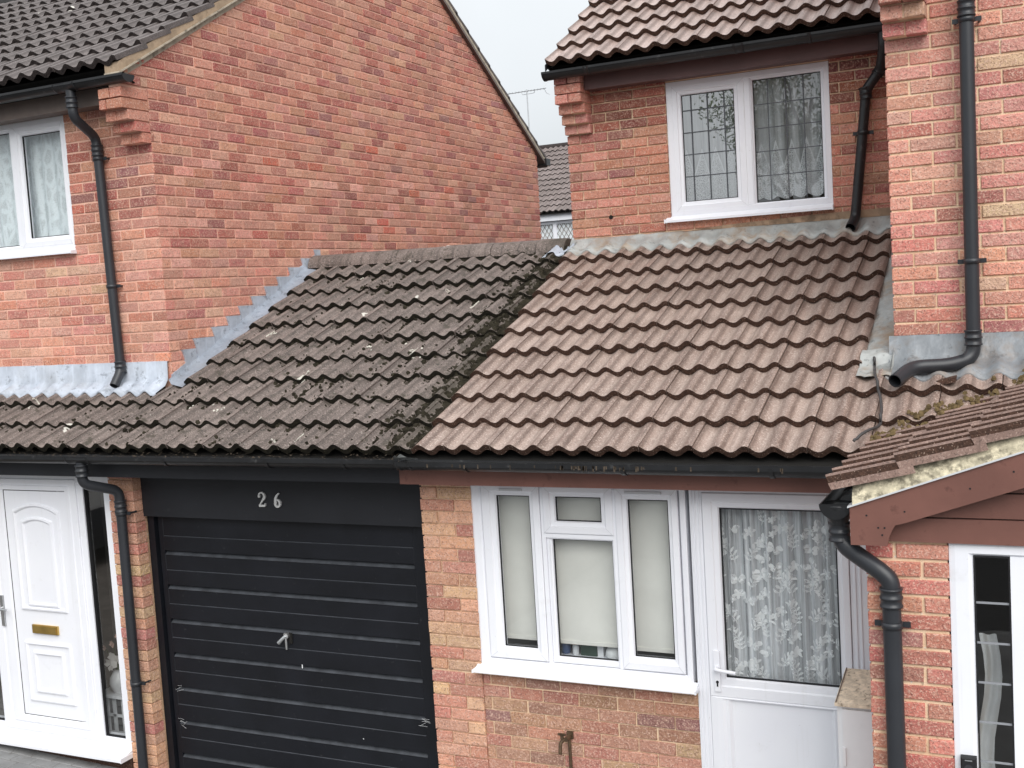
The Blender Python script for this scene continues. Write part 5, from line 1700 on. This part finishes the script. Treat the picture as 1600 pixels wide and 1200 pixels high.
# moss: cushions in the pans of the old roof, thick along the seam with the newer tiles
def blobs(mb, spots):
    for (x, y, z, r, h) in spots:
        n = 6
        a0 = rnd.uniform(0, 6.28)
        ring = []
        for k in range(n):
            a = a0 + 2 * math.pi * k / n; rr = r * rnd.uniform(.6, 1.3)
            xx, yy = x + rr * math.cos(a), y + rr * math.sin(a)
            ring.append((xx, yy, z - .004 + RS * (yy - y)))
        ring2 = [(x + (p[0] - x) * rnd.uniform(.45, .7), y + (p[1] - y) * rnd.uniform(.45, .7), z + RS * (p[1] - y) * .5 + h * rnd.uniform(.5, .9)) for p in ring]
        i = len(mb.v)
        mb.faces(ring + ring2 + [(x, y, z + h * rnd.uniform(.7, 1.1))], [(k, (k + 1) % n, n + (k + 1) % n, n + k) for k in range(n)] + [(n + k, n + (k + 1) % n, 2 * n) for k in range(n)])
mm = MB().mat('moss')
spots = []
def pan(x): return wave(x) / AMP
tries = 0
while len(spots) < 9000 and tries < 130000:
    tries += 1
    t = rnd.random()
    x = XB - abs(rnd.gauss(0, .24)) if t < .3 else (rnd.uniform(-5.6, XB) if t < .9 else rnd.uniform(-7.4, -5.6))
    y = rnd.uniform(5.63, 8.12 if x > -5.6 else 6.25)
    if x > XB + .02: continue
    s = (y - RY) / math.cos(RA); fr = (s / RG) % 1.0
    low = pan(x) < .30
    near_nose = fr > .84
    patch = noise.noise(Vector((x * 2.6, y * 2.6, .3))) * .5 + .5
    seam = math.exp(-((XB - x) / .22) ** 2)
    pr = (.9 if low else .10) * (1.0 if near_nose else .45) * (seam * .7 + max(0, patch - .46) * 1.15 + (.45 if near_nose else 0))
    if rnd.random() > pr: continue
    r = .003 + .016 * rnd.random() ** 2.6 * (1.3 if seam > .5 else 1)
    spots.append((x, y, roof_z(x, y) - .004, r, r * rnd.uniform(.5, 1.0)))
blobs(mm, spots)
mo = mm.build('moss', None, None, kind='stuff')
mo['label'] = 'dark moss cushions growing in the troughs of the old roof tiles'
gm = MB().mat('moss_gold')
spots = []
for i in range(420):
    x = rnd.uniform(-.80, .1)
    yv = 5.62 + (pz(x) + .912) / .455
    c = max(math.exp(-((x - cx) / .05) ** 2) for cx in (-.62, -.45, -.30, -.12, -.75))
    if rnd.random() > c: continue
    y = yv + rnd.uniform(-.02, .10)
    spots.append((x, y, roof_z(x, y) - .004 + rnd.uniform(0, .02), rnd.uniform(.006, .018), rnd.uniform(.004, .014)))
blobs(gm, spots)
g_ = gm.build('moss', None, None, kind='stuff')
g_['label'] = 'golden brown moss filling the valley beside the porch tiles'
li = MB().mat('lichen')
spots = []
for (x, y, r0_) in ((-4.72, 8.13, .03), (-4.62, 6.42, .03), (-5.35, 6.10, .035), (-5.12, 6.05, .03), (-5.02, 6.02, .03), (-4.05, 6.78, .035), (-3.92, 6.72, .04), (-3.86, 6.66, .035), (-4.28, 6.75, .025), (-4.18, 5.72, .03), (-4.35, 5.70, .03), (-3.75, 7.35, .028), (-5.30, 7.0, .025), (-4.95, 7.45, .022), (-6.85, 6.12, .035), (-5.02, 7.85, .02), (-6.2, 5.78, .016), (-3.62, 6.02, .022), (-4.6, 5.9, .015), (-4.1, 7.6, .016)):
    r = r0_ * rnd.uniform(.7, 1.15)
    for k in range(5):
        a = rnd.uniform(0, 6.28); q = r * rnd.uniform(.1, 1.5)
        xx, yy = x + q * math.cos(a), y + q * math.sin(a)
        spots.append((xx, yy, roof_z(xx, yy) + .001, r * rnd.uniform(.18, .42), .0012))
    if rnd.random() < .55: continue
    a1 = rnd.uniform(0, 6.28)
    gapk = rnd.randrange(4, 16)
    for k in range(22):
        if k in (gapk, gapk + 1, gapk + 2): continue
        a = a1 + k * .2856; rr = r * (1 + .15 * math.sin(a * 3 + a1)) * rnd.uniform(.92, 1.08)
        xx, yy = x + rr * math.cos(a), y + rr * math.sin(a) * 1.2
        spots.append((xx, yy, roof_z(xx, yy) + .002, r * rnd.uniform(.14, .24), .0015))
blobs(li, spots)
l_ = li.build('lichen', None, None, kind='stuff')
l_['label'] = 'white lichen rings scattered over the old roof tiles'
sc_ = MB().mat('lead_old')
for (x, dx, dz) in ((-3.36, .05, .03), (-3.33, .08, .012), (-3.40, .03, .02)):
    sc_.quad([(x - dx, 5.56, -.93), (x, 5.535, -.93 + dz), (x + dx * .8, 5.55, -.925), (x + .01, 5.57, -.94)])
tagged(sc_.build('plastic_scrap', None), 'torn scrap of grey film caught in the gutter below the roof seam', 'scrap')
# leaf litter in the old gutter
dm = MB().mat('debris')
for i in range(900):
    x = rnd.uniform(-6.6, -3.4); y = 5.575 + rnd.uniform(-.035, .045); z = -.945 + rnd.uniform(-.02, .012) + (.02 if y > 5.59 else 0)
    a = rnd.uniform(0, 6.28); l = rnd.uniform(.005, .018); w = rnd.uniform(.002, .006)
    d = Vector((math.cos(a), math.sin(a), rnd.uniform(-.4, .6))) * l; e = Vector((-math.sin(a), math.cos(a), 0)) * w
    c = Vector((x, y, z))
    dm.quad([c - d, c + e, c + d, c - e])
dd_ = dm.build('leaf_litter', None, None, kind='stuff')
dd_['label'] = 'dark leaf litter lying in the gutter under the old tiles'

# =================================================================== ACROSS THE STREET (seen only as reflections in the glass)
def tree(x, y, h, cr, seed, label, n=4200, cz=None):
    r2 = random.Random(seed)
    t = thing('tree', (x, y, GZ), label, 'tree')
    czz = cz if cz is not None else GZ + h - cr
    tk = MB().mat('bark').tube([(x, y, GZ), (x + .05, y, GZ + h * .25), (x - .05, y + .1, GZ + h * .5), (x, y, GZ + h * .8)], [.2, .15, .11, .03], 10)
    limbs = []
    for k in range(9):
        a = r2.uniform(0, 6.28); zz = GZ + h * r2.uniform(.35, .65)
        e = Vector((x + math.cos(a) * cr * .7, y + math.sin(a) * cr * .7, czz + r2.uniform(-.3, .6) * cr))
        tk.tube([(x, y, zz), ((x + e.x) / 2, (y + e.y) / 2, (zz + e.z) / 2 + .1), e], [.06, .04, .012], 7)
        limbs.append(e)
    tk.build('trunk', t)
    cw = MB().mat('leaf')
    cl_ = [(e, cr * r2.uniform(.28, .45)) for e in limbs] + [(Vector((x + r2.uniform(-.5, .5) * cr, y + r2.uniform(-.5, .5) * cr, czz + r2.uniform(-.4, .9) * cr)), cr * r2.uniform(.25, .4)) for _ in range(10)]
    for i in range(n):
        c, rr = r2.choice(cl_)
        v = Vector((r2.gauss(0, 1), r2.gauss(0, 1), r2.gauss(0, .8))).normalized() * rr * r2.random() ** .45
        p = c + v
        a = Vector((r2.gauss(0, 1), r2.gauss(0, 1), r2.gauss(0, 1))).normalized() * r2.uniform(.03, .06)
        b2 = a.cross(Vector((r2.gauss(0, 1), r2.gauss(0, 1), r2.gauss(0, 1)))).normalized() * r2.uniform(.018, .03)
        cw.quad([p - a, p + b2, p + a, p - b2])
    cw.build('crown', t)
tree(-4.9, -10.5, 9.0, 2.3, 5, 'street tree with open green crown opposite the leaded window', n=15000, cz=3.5)
tree(3.8, -13.0, 8.5, 2.8, 9, 'broad green street tree opposite the porch', n=3600)

CZ = drive_z(-9)
car = thing('parked_car', (-11.6, 1.0, CZ), 'black car parked on the drive facing the white front door', 'car')
def sect(y, w, zb, zt, tw):
    return [(-11.6 + s * a, y, CZ + z) for s, a, z in ((1, w, zb), (1, w + .02, zb + .25), (1, w, zt - .25), (1, tw, zt), (-1, tw, zt), (-1, w, zt - .25), (-1, w + .02, zb + .25), (-1, w, zb))]
cbd = MB().mat('car_paint')
cbd.loops([sect(3.1, .70, .35, .68, .62), sect(2.9, .86, .26, .80, .74), sect(1.6, .90, .24, .98, .78), sect(0.0, .90, .24, 1.0, .8), sect(-1.0, .88, .26, 1.0, .76), sect(-1.25, .74, .36, .92, .66)], cap=True)
cbo = cbd.build('body', car)
gh = MB().mat('car_glass')
gh.loops([[(-11.6 + s * a, y, CZ + z) for s, a, y, z in ((1, .80, 1.35, .97), (-1, .80, 1.35, .97), (-1, .80, -1.1, .98), (1, .80, -1.1, .98))], [(-11.6 + s * a, y, CZ + z) for s, a, y, z in ((1, .62, .65, 1.42), (-1, .62, .65, 1.42), (-1, .60, -.75, 1.42), (1, .60, -.75, 1.42))]], cap=True)
gh.build('windscreen', car)
MB().mat('car_paint').box(-12.21, -10.99, -.74, .64, CZ + 1.421, CZ + 1.46).build('roof', car)
for sx in (-1, 1):
    for wy in (1.95, -.55):
        cx = -11.6 + sx * .86
        w = MB().mat('tyre'); w.tube([(cx - .10, wy, CZ + .33), (cx + .10, wy, CZ + .33)], .33, 28)
        wo_ = w.build('wheel', car)
        rm = MB().mat('steel')
        xf = cx + sx * .106
        rm.tube([(xf - sx * .004, wy, CZ + .33), (xf, wy, CZ + .33)], .07, 16)
        for k in range(10):
            a = k * 2 * math.pi / 10 + (.1 if k % 2 else -.1)
            rm.tube([(xf, wy, CZ + .33), (xf + sx * .004, wy + math.cos(a) * .225, CZ + .33 + math.sin(a) * .225)], [.022, .014], 6)
        ring = [(xf, wy + math.cos(q * .2094) * .225, CZ + .33 + math.sin(q * .2094) * .225) for q in range(31)]
        rm.tube(ring, .014, 6, cap=False)
        rm.build('rim', wo_)
for sx in (-1, 1):
    MB().mat('glass_strong').box(-11.6 + sx * .62 - .14, -11.6 + sx * .62 + .14, 2.93, 3.02, CZ + .60, CZ + .74).build('headlight', car)
    MB().mat('red_lamp').box(-11.6 + sx * .66 - .1, -11.6 + sx * .66 + .1, -1.26, -1.2, CZ + .68, CZ + .86).build('tail_lamp', car)
